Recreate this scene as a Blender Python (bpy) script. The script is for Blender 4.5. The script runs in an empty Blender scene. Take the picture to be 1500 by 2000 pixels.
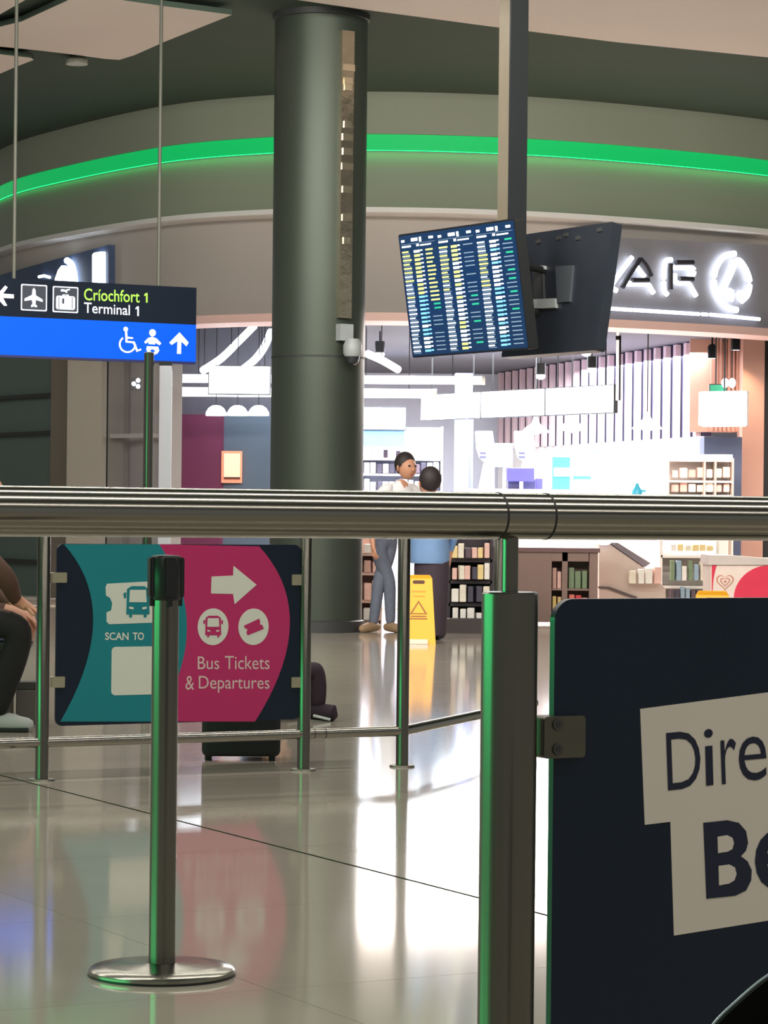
import bpy, bmesh, math, random
from mathutils import Vector, Matrix
random.seed(7)
S = bpy.context.scene
COL = S.collection

# ------------------------------------------------------------------ camera
F = 5400.0            # focal length in pixels of the 1500x2000 frame
H = 1.10              # camera height
ROLL = math.radians(0.6)
CR = Vector((math.cos(ROLL), 0, math.sin(ROLL)))
CU = Vector((-math.sin(ROLL), 0, math.cos(ROLL)))
CF = Vector((0, 1, 0))
CP = Vector((0, 0, H))
cam_d = bpy.data.cameras.new('camera')
cam_d.sensor_fit = 'VERTICAL'; cam_d.sensor_height = 24.0
cam_d.lens = F / 2000 * 24.0
cam_d.clip_start = 0.05; cam_d.clip_end = 300
cam = bpy.data.objects.new('camera', cam_d); COL.objects.link(cam)
cam.matrix_world = Matrix(((CR.x, CU.x, -CF.x, 0), (CR.y, CU.y, -CF.y, 0), (CR.z, CU.z, -CF.z, H), (0, 0, 0, 1)))
S.camera = cam

# ------------------------------------------------------------------ world, exposure
W = bpy.data.worlds.new('world'); S.world = W; W.use_nodes = True
bg = W.node_tree.nodes['Background']
bg.inputs[0].default_value = (0.95, 0.97, 0.90, 1); bg.inputs[1].default_value = 0.24
S.view_settings.view_transform = 'Standard'; S.view_settings.look = 'None'
S.view_settings.exposure = 0.0; S.view_settings.gamma = 1.0
S.view_settings.use_curve_mapping = False

# ------------------------------------------------------------------ large lights of the hall and added fills
GRID = math.radians(28)                      # the hall's own axis
GU = Vector((math.cos(GRID), math.sin(GRID), 0)); GV = Vector((-math.sin(GRID), math.cos(GRID), 0))
def area(name, loc, aim, sx, sy, power, col, zrot=None):
    d = bpy.data.lights.new(name, 'AREA'); d.shape = 'RECTANGLE'; d.size = sx; d.size_y = sy
    d.energy = power; d.color = col
    o = bpy.data.objects.new(name, d); COL.objects.link(o); o.location = loc
    if zrot is not None: o.rotation_euler = (0, 0, zrot)
    else: o.rotation_euler = (Vector(aim) - Vector(loc)).to_track_quat('-Z', 'Y').to_euler()
    return o
WARM = (1.0, 0.935, 0.85)
RAIL0 = Vector((0.139, 3.03, 5.3))
for dist, wid, pw in ((-7.0, 0.5, 230), (-1.9, 0.22, 170), (0.95, 0.22, 170), (6.6, 0.3, 290), (11.5, 0.3, 300), (17.0, 0.4, 360)):
    area('ceiling_row_lamp', RAIL0 + GV * dist + GU * 2.5, None, 13, wid, pw, WARM, GRID)
area('bulkhead_fill_light', (0.0, 17.5, 5.3), (0.3, 30.5, 4.6), 13, 0.5, 680, (1.0, 0.95, 0.84))  # unseen fill added to brighten the bulkhead
area('ceiling_fill_light', (0.5, 13.5, 4.3), (0.5, 25, 5.6), 12, 0.5, 420, (1.0, 0.90, 0.82))  # unseen uplight added to lift the pale ceiling panels
area('green_desk_lamp', (-6.5, 5.0, 1.25), (0, 5.5, 1.0), 7.0, 1.3, 150, (0.05, 1.0, 0.30))
# light inside the bright shop
area('shop_ceiling_lamp', (1.3, 37.0, 3.15), None, 5.5, 5.0, 1500, (0.93, 0.96, 1.0), 0)
area('shop_ceiling_lamp', (-3.2, 37.5, 3.15), None, 1.5, 4.0, 160, (0.95, 0.95, 1.0), 0)
area('shop_front_lamp', (2.2, 29.5, 3.0), None, 6.0, 1.0, 700, (1.0, 0.86, 0.78), math.radians(20))

# ------------------------------------------------------------------ geometry helpers
def pt(px, py, Y):
    a = (px - 750) / F; b = (1000 - py) / F
    return CP + Y * (CF + a * CR + b * CU)
def ptz(px, py, z):
    a = (px - 750) / F; b = (1000 - py) / F
    d = CF + a * CR + b * CU
    return CP + d * ((z - H) / d.z)
class Plane:
    def __init__(self, o, u, v=(0, 0, 1)):
        self.o = Vector(o); self.u = Vector(u).normalized(); self.v = Vector(v).normalized()
        self.n = self.u.cross(self.v).normalized()
        if self.n.y > 0: self.n = -self.n          # towards the viewer's side
    def st(self, px, py):
        a = (px - 750) / F; b = (1000 - py) / F
        d = CF + a * CR + b * CU
        t = (self.o - CP).dot(self.n) / d.dot(self.n)
        p = CP + d * t - self.o
        return p.dot(self.u), p.dot(self.v)
    def w(self, s, t, d=0.0): return self.o + self.u * s + self.v * t + self.n * d
    def px(self, px, py, d=0.0): return self.w(*self.st(px, py), d)

WM = {}
def empty(name, loc):
    o = bpy.data.objects.new(name, None); COL.objects.link(o)
    o.location = loc; o.empty_display_size = 0.1
    WM[o] = Matrix.Translation(Vector(loc)); return o
def tag(o, label, cat, group=None, kind=None):
    if label: o['label'] = label
    if cat: o['category'] = cat
    if group: o['group'] = group
    if kind: o['kind'] = kind
    return o
def thing(name, loc, label, cat, group=None): return tag(empty(name, loc), label, cat, group)
def obj(name, bm, mat, parent=None, smooth=False, label=None):
    me = bpy.data.meshes.new(name)
    bmesh.ops.recalc_face_normals(bm, faces=bm.faces)
    vs = [v.co for v in bm.verts]
    c = Vector(((min(v.x for v in vs) + max(v.x for v in vs)) / 2, (min(v.y for v in vs) + max(v.y for v in vs)) / 2, min(v.z for v in vs)))
    bmesh.ops.translate(bm, verts=bm.verts, vec=-c)
    bm.to_mesh(me); bm.free()
    return link(name, me, c, mat, parent, smooth, label)
def link(name, me, c, mat, parent=None, smooth=False, label=None):
    for m in (mat if isinstance(mat, (list, tuple)) else [mat]): me.materials.append(m)
    if smooth:
        for p in me.polygons: p.use_smooth = True
        try: me.set_sharp_from_angle(angle=math.radians(40))
        except Exception: pass
    o = bpy.data.objects.new(name, me); COL.objects.link(o)
    Mw = Matrix.Translation(c); WM[o] = Mw
    if parent is not None:
        o.parent = parent; o.matrix_basis = WM[parent].inverted() @ Mw
    else: o.matrix_basis = Mw
    if label: o['label'] = label
    return o
def struct(name, bm, mat, label=None, smooth=False):
    o = obj(name, bm, mat, None, smooth); o['kind'] = 'structure'
    if label: o['label'] = label
    return o
def copy_tree(src, dx, parent=None, label=None):
    c = src.copy(); COL.objects.link(c)
    WM[c] = Matrix.Translation(dx) @ WM[src]
    if parent is not None: c.parent = parent
    else: c.matrix_basis = Matrix.Translation(dx) @ src.matrix_basis
    if label: c['label'] = label
    for ch in [x for x in src.children]:
        copy_tree(ch, dx, c)
    return c

def boxb(bm, c, u, v, w, su, sv, sw):
    c = Vector(c); u = Vector(u).normalized(); v = Vector(v).normalized(); w = Vector(w).normalized()
    vs = []
    for i in (-1, 1):
        for j in (-1, 1):
            for k in (-1, 1):
                vs.append(bm.verts.new(c + u * (i * su / 2) + v * (j * sv / 2) + w * (k * sw / 2)))
    for f in ((0, 1, 3, 2), (4, 6, 7, 5), (0, 4, 5, 1), (2, 3, 7, 6), (0, 2, 6, 4), (1, 5, 7, 3)):
        bm.faces.new([vs[i] for i in f])
X, Yv, Z = Vector((1, 0, 0)), Vector((0, 1, 0)), Vector((0, 0, 1))
def box(c, s, ang=0.0, bev=0.0):
    """axis box about its centre, turned by ang about z"""
    bm = bmesh.new()
    u = Vector((math.cos(ang), math.sin(ang), 0)); v = Vector((-math.sin(ang), math.cos(ang), 0))
    boxb(bm, c, u, v, Z, *s)
    if bev: bmesh.ops.bevel(bm, geom=bm.edges[:] , offset=bev, segments=3, affect='EDGES', profile=0.5)
    return bm
def prism(pl, pts, d0, d1):
    """polygon of (s,t) on a plane, between offsets d0 and d1 along its normal"""
    bm = bmesh.new(); n = len(pts)
    a = [bm.verts.new(pl.w(s, t, d0)) for s, t in pts]; b = [bm.verts.new(pl.w(s, t, d1)) for s, t in pts]
    bm.faces.new(a); bm.faces.new(b)
    for i in range(n): bm.faces.new((a[i], a[(i + 1) % n], b[(i + 1) % n], b[i]))
    return bm
def pprism(pl, pix, d0, d1): return prism(pl, [pl.st(*p) for p in pix], d0, d1)
def tube(bm, pts, r, n=16, cap=True, closed=False):
    pts = [Vector(p) for p in pts]; rs = r if isinstance(r, (list, tuple)) else [r] * len(pts)
    rings = []; m = len(pts); ref = None
    for i, p in enumerate(pts):
        if closed: t = pts[(i + 1) % m] - pts[i - 1]
        else: t = pts[min(i + 1, m - 1)] - pts[max(i - 1, 0)]
        t.normalize()
        if ref is None: ref = Z if abs(t.z) < 0.9 else X
        a = t.cross(ref)
        if a.length < 1e-4: a = t.cross(Yv)
        a.normalize(); b = t.cross(a).normalized(); ref = -b if False else ref
        rings.append([bm.verts.new(p + (a * math.cos(2 * math.pi * k / n) + b * math.sin(2 * math.pi * k / n)) * rs[i]) for k in range(n)])
    for i in range(m if closed else m - 1):
        A, B = rings[i], rings[(i + 1) % m]
        for k in range(n): bm.faces.new((A[k], A[(k + 1) % n], B[(k + 1) % n], B[k]))
    if cap and not closed: bm.faces.new(rings[0]); bm.faces.new(list(reversed(rings[-1])))
    return bm
def mtube(pts, r, n=16): return tube(bmesh.new(), pts, r, n)
def lathe(prof, c=(0, 0, 0), n=40):
    bm = bmesh.new(); c = Vector(c); rings = []
    for r, z in prof:
        if r < 1e-5: rings.append([bm.verts.new(c + Vector((0, 0, z)))])
        else: rings.append([bm.verts.new(c + Vector((r * math.cos(2 * math.pi * k / n), r * math.sin(2 * math.pi * k / n), z))) for k in range(n)])
    for A, B in zip(rings, rings[1:]):
        if len(A) == 1 and len(B) == 1: continue
        for k in range(n):
            k2 = (k + 1) % n
            if len(A) == 1: bm.faces.new((A[0], B[k2], B[k]))
            elif len(B) == 1: bm.faces.new((A[k], A[k2], B[0]))
            else: bm.faces.new((A[k], A[k2], B[k2], B[k]))
    return bm
def ball(c, r, sx=1, sy=1, sz=1, seg=16):
    bm = bmesh.new(); bmesh.ops.create_uvsphere(bm, u_segments=seg, v_segments=max(6, seg // 2), radius=r)
    bmesh.ops.scale(bm, verts=bm.verts, vec=(sx, sy, sz)); bmesh.ops.translate(bm, verts=bm.verts, vec=Vector(c)); return bm
def rrect(s0, t0, s1, t1, r, n=6, corners=(1, 1, 1, 1)):
    """rounded rectangle (s,t) points, corners bl, br, tr, tl"""
    out = []
    for (cx, cy, a0, on) in ((s0, t0, 180, corners[0]), (s1, t0, 270, corners[1]), (s1, t1, 0, corners[2]), (s0, t1, 90, corners[3])):
        if not on: out.append((cx, cy)); continue
        x = cx + (r if cx == s0 else -r) ; y = cy + (r if cy == t0 else -r)
        for k in range(n + 1):
            a = math.radians(a0 + 90 * k / n); out.append((x + r * math.cos(a), y + r * math.sin(a)))
    return out
def circ(s, t, rs, rt=None, n=36):
    rt = rt or rs
    return [(s + rs * math.cos(2 * math.pi * k / n), t + rt * math.sin(2 * math.pi * k / n)) for k in range(n)]
def smooth_poly(P, k=8):
    out = []
    for i in range(len(P) - 1):
        p0, p1, p2, p3 = P[max(i - 1, 0)], P[i], P[i + 1], P[min(i + 2, len(P) - 1)]
        for j in range(k):
            t = j / k
            out.append(tuple(0.5 * (2 * b + (c - a) * t + (2 * a - 5 * b + 4 * c - d) * t * t + (-a + 3 * b - 3 * c + d) * t ** 3) for a, b, c, d in zip(p0, p1, p2, p3)))
    out.append(tuple(P[-1])); return out
def text(pl, body, bl, br, tl, mat, parent, d=0.002, bold=0.0, name='lettering'):
    """flat lettering fitted to a pixel box (bottom-left, bottom-right, top-left) on a plane"""
    cu = bpy.data.curves.new(name, 'FONT'); cu.body = body; cu.size = 1.0; cu.offset = bold; cu.resolution_u = 4
    to = bpy.data.objects.new(name, cu); COL.objects.link(to)
    dg = bpy.context.evaluated_depsgraph_get()
    me = bpy.data.meshes.new_from_object(to.evaluated_get(dg)); bpy.data.objects.remove(to)
    bm = bmesh.new(); bm.from_mesh(me); bpy.data.meshes.remove(me)
    xs = [v.co.x for v in bm.verts]; ys = [v.co.y for v in bm.verts]
    x0, x1, y0, y1 = min(xs), max(xs), min(ys), max(ys)
    A, B, C = Vector(pl.st(*bl)), Vector(pl.st(*br)), Vector(pl.st(*tl))
    for v in bm.verts:
        q = A + (B - A) * ((v.co.x - x0) / (x1 - x0)) + (C - A) * ((v.co.y - y0) / (y1 - y0))
        v.co = pl.w(q.x, q.y, d)
    bmesh.ops.remove_doubles(bm, verts=bm.verts, dist=1e-6)
    return obj(name, bm, mat, parent)
def merge(*bms):
    a = bms[0]
    for b in bms[1:]:
        me = bpy.data.meshes.new('tmp'); b.to_mesh(me); b.free(); a.from_mesh(me); bpy.data.meshes.remove(me)
    return a

# ------------------------------------------------------------------ materials
def lin(c):
    return tuple(((v / 255) / 12.92 if v / 255 <= 0.04045 else ((v / 255 + 0.055) / 1.055) ** 2.4) for v in c)
MATS = {}
def M(name, rgb, rough=0.5, metal=0.0, emit=0.0, ecol=None, var=0.12, scale=6.0, bump=0.0, stretch=None, spec=None, alpha=None, coat=0.0, trans=0.0):
    if name in MATS: return MATS[name]
    m = bpy.data.materials.new(name); m.use_nodes = True; nt = m.node_tree; b = nt.nodes['Principled BSDF']
    c = lin(rgb)
    tc = nt.nodes.new('ShaderNodeTexCoord'); mp = nt.nodes.new('ShaderNodeMapping'); no = nt.nodes.new('ShaderNodeTexNoise')
    nt.links.new(tc.outputs['Object'], mp.inputs[0]); nt.links.new(mp.outputs[0], no.inputs['Vector'])
    if stretch: mp.inputs['Scale'].default_value = stretch
    no.inputs['Scale'].default_value = scale; no.inputs['Detail'].default_value = 4
    mx = nt.nodes.new('ShaderNodeMix'); mx.data_type = 'RGBA'
    mx.inputs[6].default_value = (*[max(0, v * (1 - var)) for v in c], 1); mx.inputs[7].default_value = (*[min(1, v * (1 + var)) for v in c], 1)
    nt.links.new(no.outputs['Fac'], mx.inputs[0]); nt.links.new(mx.outputs[2], b.inputs['Base Color'])
    b.inputs['Roughness'].default_value = rough; b.inputs['Metallic'].default_value = metal
    if spec is not None: b.inputs['Specular IOR Level'].default_value = spec
    if coat: b.inputs['Coat Weight'].default_value = coat; b.inputs['Coat Roughness'].default_value = 0.1
    if trans: b.inputs['Transmission Weight'].default_value = trans
    if alpha is not None: b.inputs['Alpha'].default_value = alpha
    if emit:
        b.inputs['Emission Color'].default_value = (*lin(ecol or rgb), 1); b.inputs['Emission Strength'].default_value = emit
    if bump:
        bp = nt.nodes.new('ShaderNodeBump'); bp.inputs['Strength'].default_value = bump; bp.inputs['Distance'].default_value = 0.01
        nt.links.new(no.outputs['Fac'], bp.inputs['Height']); nt.links.new(bp.outputs[0], b.inputs['Normal'])
    MATS[name] = m; return m

steel = M('brushed_steel', (118, 116, 108), 0.26, 1.0, var=0.10, scale=1.0, stretch=(160, 160, 1.5), bump=0.05)
steel_rail = M('polished_steel_rail', (150, 148, 140), 0.17, 1.0, var=0.05, scale=3)
steel_dull = M('dull_steel', (140, 138, 128), 0.42, 1.0, var=0.1, scale=30)
seam_dark = M('dark_seam', (40, 42, 44), 0.6)
navy = M('navy_print', (14, 30, 48), 0.32, var=0.06, spec=0.35)
navy_edge = M('navy_panel_edge', (20, 34, 48), 0.4)
cream_print = M('cream_print', (214, 208, 196), 0.5, var=0.04)
white_print = M('white_print', (222, 222, 214), 0.5, var=0.03)
teal_print = M('teal_print', (0, 128, 140), 0.45, var=0.05)
magenta_print = M('magenta_print', (190, 38, 104), 0.45, var=0.05)
black_plastic = M('black_plastic', (20, 24, 26), 0.38, var=0.05)
tile_mat = M('polished_floor_tile', (168, 160, 148), 0.085, var=0.08, scale=2.3, spec=0.62)
grout = M('dark_joint', (34, 30, 28), 0.95, spec=0.0)
floor_mat = M('floor_slab', (164, 155, 140), 0.14, var=0.08, scale=1.5, spec=0.6)
shop_floor = M('shop_floor_tile', (205, 190, 176), 0.2, var=0.06, scale=1.5)
ceil_dark = M('dark_ceiling', (58, 74, 64), 0.8, var=0.1, scale=1.2)
ceil_pale = M('pale_ceiling_panel', (220, 210, 204), 0.75, var=0.05, scale=0.6)
fascia = M('grey_fascia', (150, 158, 142), 0.6, var=0.05, scale=0.8)
recess = M('grey_brown_wall', (186, 180, 176), 0.7, var=0.06, scale=0.9)
lip_white = M('white_lip', (232, 232, 232), 0.5, var=0.03)
lip_pink = M('pink_lip', (236, 200, 194), 0.5, var=0.03)
green_wash_glow = M('green_wash_glow', (10, 160, 80), 0.5, emit=0.62, ecol=(16, 198, 104), var=0.02)
green_led_hi = M('green_led_down', (10, 160, 80), 0.5, emit=5.0, ecol=(20, 198, 96), var=0.02)
white_led = M('white_led', (240, 245, 250), 0.4, emit=3.6, ecol=(235, 244, 255), var=0.02)
white_led_hi = M('bright_white_panel', (240, 245, 250), 0.4, emit=5.0, ecol=(236, 245, 255), var=0.02)
white_led_lo = M('soft_white_panel', (235, 240, 250), 0.4, emit=1.6, ecol=(226, 236, 255), var=0.02)
dark_grey = M('dark_grey_metal', (58, 60, 62), 0.5, 0.3, var=0.08)
black_metal = M('black_metal', (26, 28, 30), 0.45, 0.2, var=0.08)
column_mat = M('column_cladding', (66, 74, 66), 0.45, 0.5, var=0.06, scale=1.2, stretch=(1, 1, 0.2))

# ================================================================== THE SETTING
# ---- floor: slab, polished tiles laid on the hall's axis, shop floor
fl = struct('floor', box((0, 14, -0.06), (44, 44, 0.104)), floor_mat, 'polished beige stone floor of the hall')
T = 1.2; GAP = 0.0022
S0, T0 = 3.96, 6.93
bm = bmesh.new()
boxb(bm, (0, 0, -0.004), X, Yv, Z, T - GAP, T - GAP, 0.008)
tile_me = bpy.data.meshes.new('tile'); bm.to_mesh(tile_me); bm.free(); tile_me.materials.append(tile_mat)
n_tiles = 0
for i in range(-8, 16):
    for j in range(-4, 24):
        s = S0 + T * (i + 0.5); t = T0 + T * (j + 0.5)
        p = GU * s + GV * t
        if 3.5 < p.y < 30.5 and abs(p.x) < 0.155 * p.y + 1.1 and n_tiles < 298:
            o = bpy.data.objects.new('tile', tile_me); COL.objects.link(o); n_tiles += 1
            Mw = Matrix.Translation(p) @ Matrix.Rotation(GRID, 4, 'Z')
            if i in (0, -1): Mw = Matrix.Translation(p + GU * (0.0035 if i == 0 else -0.0035)) @ Matrix.Rotation(GRID, 4, 'Z') @ Matrix.Diagonal((1 - 0.0055, 1, 1, 1))
            o.parent = fl; o.matrix_basis = WM[fl].inverted() @ Mw; WM[o] = Mw
print('tiles', n_tiles)
bm = bmesh.new(); boxb(bm, GU * S0 + GV * 9 + Vector((0, 0, -0.003)), GU, GV, Z, 0.0085, 24, 0.005)
obj('movement_joint', bm, grout, fl)
struct('floor_shop', box((0.0, 40.0, -0.02), (24, 17.4, 0.056)), shop_floor, 'pale bright floor inside the shop')

# ---- ceiling: dark slab, pale rafts below it
CZ = 5.66
struct('ceiling', box((0, 14, CZ + 0.15), (44, 44, 0.3)), ceil_dark, 'dark grey ceiling above the hall')
def raft(pix, z, name, label):
    pts = [ptz(a, b, z) for a, b in pix]
    pl = Plane((0, 0, z), (1, 0, 0), (0, 1, 0)); pl.n = Vector((0, 0, 1))
    o = struct(name, prism(pl, [(p.x, p.y) for p in pts], 0, 0.05), [ceil_pale, ceil_dark], label)
    for p in o.data.polygons:
        if abs(p.normal.z) < 0.5: p.material_index = 1
    return o
raft([(560, -3), (720, 20), (960, 52), (1200, 82), (1500, 112), (1700, 130), (1800, -250), (560, -250)], 5.56, 'ceiling_raft_wide', 'wide pale ceiling panel above the flight screens')
raft([(0, 91), (80, 99), (147, 107), (205, 115), (233, 117), (262, 108), (323, 81), (453, 29), (400, 22), (320, 12), (237, 0), (150, -10), (134, 0), (42, 42), (-40, 62), (-200, 75)], 5.56, 'ceiling_raft_diamond', 'pale diamond shaped ceiling panel above the hanging sign')
raft([(-200, 75), (0, 28), (60, -6), (-50, -90), (-300, -60)], 5.56, 'ceiling_raft_corner', 'pale ceiling panel at the top left corner')
raft([(-200, 90), (0, 106), (60, 113), (66, 117), (30, 131), (0, 144), (-200, 190)], 5.56, 'ceiling_raft_small', 'small pale ceiling panel left of the diamond panel')
tag(obj('ceiling_lamp', lathe([(0, 0), (0.11, 0), (0.11, 0.05), (0.07, 0.08), (0, 0.08)], ptz(150, 126, 5.57), 24), M('ceiling_lamp_metal', (170, 170, 160), 0.4)), 'small round fitting on the dark ceiling below the diamond panel', 'lamp')

# ---- curved bulkhead over the shop front (plan of its front edge)
PLAN = [(-7.4, 47.0), (-6.6, 42.0), (-5.75, 38.0), (-4.86, 35.0), (-3.86, 33.1), (-2.48, 31.17), (-1.23, 30.3), (-0.17, 30.0), (1.2, 30.15), (2.56, 30.7), (4.43, 31.9), (6.5, 34.0), (8.4, 37.0)]
CURVE = smooth_poly(PLAN, 8)
def band(z0, z1, off0, off1, thick=0.25, y0=-99, curve=None):
    """vertical band along the curve from z0 (pushed back by off0) to z1 (by off1), of real thickness"""
    bm = bmesh.new(); rows = []
    C = curve or CURVE
    for x, y in C:
        rows.append([bm.verts.new((x, y + off0, z0)), bm.verts.new((x, y + off1, z1)), bm.verts.new((x, y + max(off0, off1) + thick, z1)), bm.verts.new((x, y + max(off0, off1) + thick, z0))])
    for a, b in zip(rows, rows[1:]):
        for k in range(4): bm.faces.new((a[k], a[(k + 1) % 4], b[(k + 1) % 4], b[k]))
    bm.faces.new(rows[0]); bm.faces.new(rows[-1]); return bm
struct('wall_upper', band(5.205, CZ, 0, 0, 0.6), fascia, 'grey curved fascia above the green light', True)
struct('wall_lower', band(4.405, 5.24, 0.02, 0.16, 0.5), fascia, 'grey curved fascia below the green light', True)
struct('trim_1', band(4.35, 4.405, -0.03, -0.03, 0.5), lip_white, 'thin white lip under the curved fascia', True)
struct('wall_back', band(3.26, 4.36, 0.42, 0.42, 0.3), recess, 'grey brown recessed wall above the shop opening', True)
struct('trim_2', band(3.175, 3.265, 0.0, 0.0, 0.75), lip_pink, 'pale pink lip over the shop opening', True)
wash_band = tag(obj('led_wash_band', band(5.03, 5.204, 0.03, 0.05, 0.04), [green_wash_glow, green_led_hi], None, True), 'green glow band standing in for LED wash along the bulkhead', 'glow band')  # glowing face stands in for the wash of a hidden LED

for p in wash_band.data.polygons:
    if p.normal.z < -0.5: p.material_index = 1

# ---- shop shell
shop_ceil = M('shop_ceiling', (92, 92, 98), 0.8, var=0.1)
# ceiling behind the curve
bm = bmesh.new()
for i in range(len(CURVE) - 1):
    (x0, y0), (x1, y1) = CURVE[i], CURVE[i + 1]
    q = [bm.verts.new(v) for v in ((x0, y0 + 0.7, 3.32), (x1, y1 + 0.7, 3.32), (x1, 52, 3.32), (x0, 52, 3.32), (x0, y0 + 0.7, 3.5), (x1, y1 + 0.7, 3.5), (x1, 52, 3.5), (x0, 52, 3.5))]
    for f in ((0, 1, 2, 3), (4, 7, 6, 5), (0, 4, 5, 1), (1, 5, 6, 2), (2, 6, 7, 3), (3, 7, 4, 0)): bm.faces.new([q[k] for k in f])
struct('ceiling_shop', bm, shop_ceil, 'dark ceiling inside the shop')
wall_lilac = M('shop_back_wall', (206, 208, 222), 0.7, var=0.05)
struct('wall_shop', box((0.4, 44.3, 1.66), (17, 0.3, 3.32)), wall_lilac, 'pale back wall of the shop')
white_wall = M('shop_white_wall', (238, 234, 232), 0.6, var=0.03)
wood_pink = M('pale_wood_slat', (214, 188, 192), 0.6, var=0.08, scale=3, stretch=(4, 4, 0.5))
slat_gap = M('slat_backing', (58, 56, 86), 0.7, var=0.06)
copper = M('copper_wall', (214, 166, 148), 0.45, 0.25, var=0.1, scale=1.0)
# slatted side wall: runs back and to the left
A0, A1 = Vector((3.98, 34.9, 0)), Vector((1.75, 43.6, 0))
d = (A1 - A0); L = d.length; du = d.normalized(); ang = math.atan2(du.y, du.x)
mid = (A0 + A1) / 2
nrm = Vector((du.y, -du.x, 0)); nrm = nrm if nrm.x < 0 else -nrm
wr = struct('wall_right', box(mid - nrm * 0.1 + Vector((0, 0, 2.7)), (L, 0.1, 1.24), ang), slat_gap, 'grey backing of the slatted shop wall')
struct('wall_counter', box(mid - nrm * 0.1 + Vector((0, 0, 1.05)), (L, 0.12, 2.1), ang), white_wall, 'white wall behind the shop counter')
NS = 24
for k in range(NS):
    p = A0 + du * (L * (k + 0.3) / NS)
    obj('slat', box(p + Vector((0, 0, 2.7)), (0.095, 0.07, 1.2), ang), wood_pink, wr)
# copper return with flutes and copper pier at the right
cr = struct('wall_copper', box((4.575, 34.6, 1.66), (0.27, 0.5, 3.32)), copper, 'copper coloured pier at the right of the shop')
for k in range(7):
    p = pt(1391 + k * 8.2, 700, 34.75); obj('flute', box((p.x, 34.75, 2.74), (0.03, 0.05, 1.16)), copper, cr)
obj('back_panel', box((4.15, 34.9, 2.74), (0.62, 0.1, 1.18)), copper, cr)
struct('wall_far_right', box((5.66, 35.0, 1.66), (1.85, 0.3, 3.32)), dark_grey, 'dark wall beyond the copper pier')

# ---- left wall of panels below the bulkhead
teal_wall = M('dark_teal_wall', (92, 112, 104), 0.55, var=0.08, scale=1.2)
brownish = M('grey_brown_panel', (120, 112, 102), 0.55, var=0.06)
beige_p = M('beige_panel', (172, 168, 158), 0.55, var=0.05)
grey_p = M('mid_grey_panel', (136, 134, 134), 0.55, var=0.05)
pale_p = M('pale_grey_panel', (178, 174, 176), 0.5, var=0.05)
def wpanel(px0, Y0, px1, Y1, z0, z1, mat, name, parent=None, th=0.12):
    a = pt(px0, 830, Y0); b = pt(px1, 830, Y1); a.z = b.z = 0
    u = (b - a).normalized(); v = Vector((-u.y, u.x, 0)); c = (a + b) / 2 + v * th / 2; c.z = (z0 + z1) / 2
    bm = bmesh.new(); boxb(bm, c, u, v, Z, (b - a).length, th, z1 - z0)
    return obj(name, bm, mat, parent)
wl = wpanel(-160, 37.6, 99, 34.2, 0, 3.3, teal_wall, 'wall_left'); wl['kind'] = 'structure'; wl['label'] = 'dark teal panelled wall at the left'
for py in (778, 850, 1097): wpanel(-160, 37.4, 97, 34.05, 1.1 + (1000 - py - 6) * 35 / F - 0.025, 1.1 + (1000 - py - 6) * 35 / F + 0.025, seam_dark, 'joint', wl, 0.1)
for (a, ya, b, yb, m) in ((99, 34.0, 131, 33.8, brownish), (131, 33.4, 198, 33.2, beige_p), (198, 33.6, 211, 33.5, black_metal), (211, 33.3, 241, 33.2, grey_p), (241, 33.5, 300, 32.9, pale_p), (300, 33.2, 336, 32.4, grey_p)):
    wpanel(a, ya, b, yb, 0, 3.3, m, 'panel', wl)
wpanel(215, 33.1, 300, 32.6, 1.95, 2.0, pale_p, 'rail', wl, 0.08)
# maroon and slate unit behind, with framed notice
maroon = M('maroon_board', (112, 52, 84), 0.5, var=0.08); slate = M('slate_board', (84, 102, 122), 0.5, var=0.06)
wd = wpanel(334, 33.6, 432, 33.4, 0, 2.26, maroon, 'wall_shop_left'); wd['kind'] = 'structure'; wd['label'] = 'maroon board wall left of the round column'
w2 = wpanel(428, 33.5, 700, 33.2, 0, 2.26, slate, 'wall_shop_middle'); w2['kind'] = 'structure'; w2['label'] = 'slate blue board wall behind the round column'
up = wpanel(334, 33.8, 560, 33.5, 2.26, 3.32, M('upper_grey_board', (120, 120, 132), 0.6), 'wall_shop_upper'); up['kind'] = 'structure'; up['label'] = 'grey board above the maroon wall'

# ================================================================== HALL OBJECTS
# ---- round column with cable duct and camera
cc = pt(620, 800, 25.4); cc.z = 0; RC = 0.427
col_t = thing('column', cc, 'round grey metal column rising to the ceiling between signs', 'column')
obj('shaft', lathe([(RC, 0.0), (RC, CZ)], cc, 64), column_mat, col_t, True)
obj('base_ring', lathe([(RC, 0.0), (RC + 0.02, 0.0), (RC + 0.02, 0.1), (RC + 0.003, 0.11)], cc, 64), dark_grey, col_t, True)
obj('joint_ring', lathe([(RC, 2.5), (RC + 0.004, 2.5), (RC + 0.004, 2.515), (RC, 2.515)], cc, 64), seam_dark, col_t, True)
obj('top_collar', lathe([(RC, 5.60), (RC + 0.02, 5.605), (RC + 0.02, CZ)], cc, 64), dark_grey, col_t, True)
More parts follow.
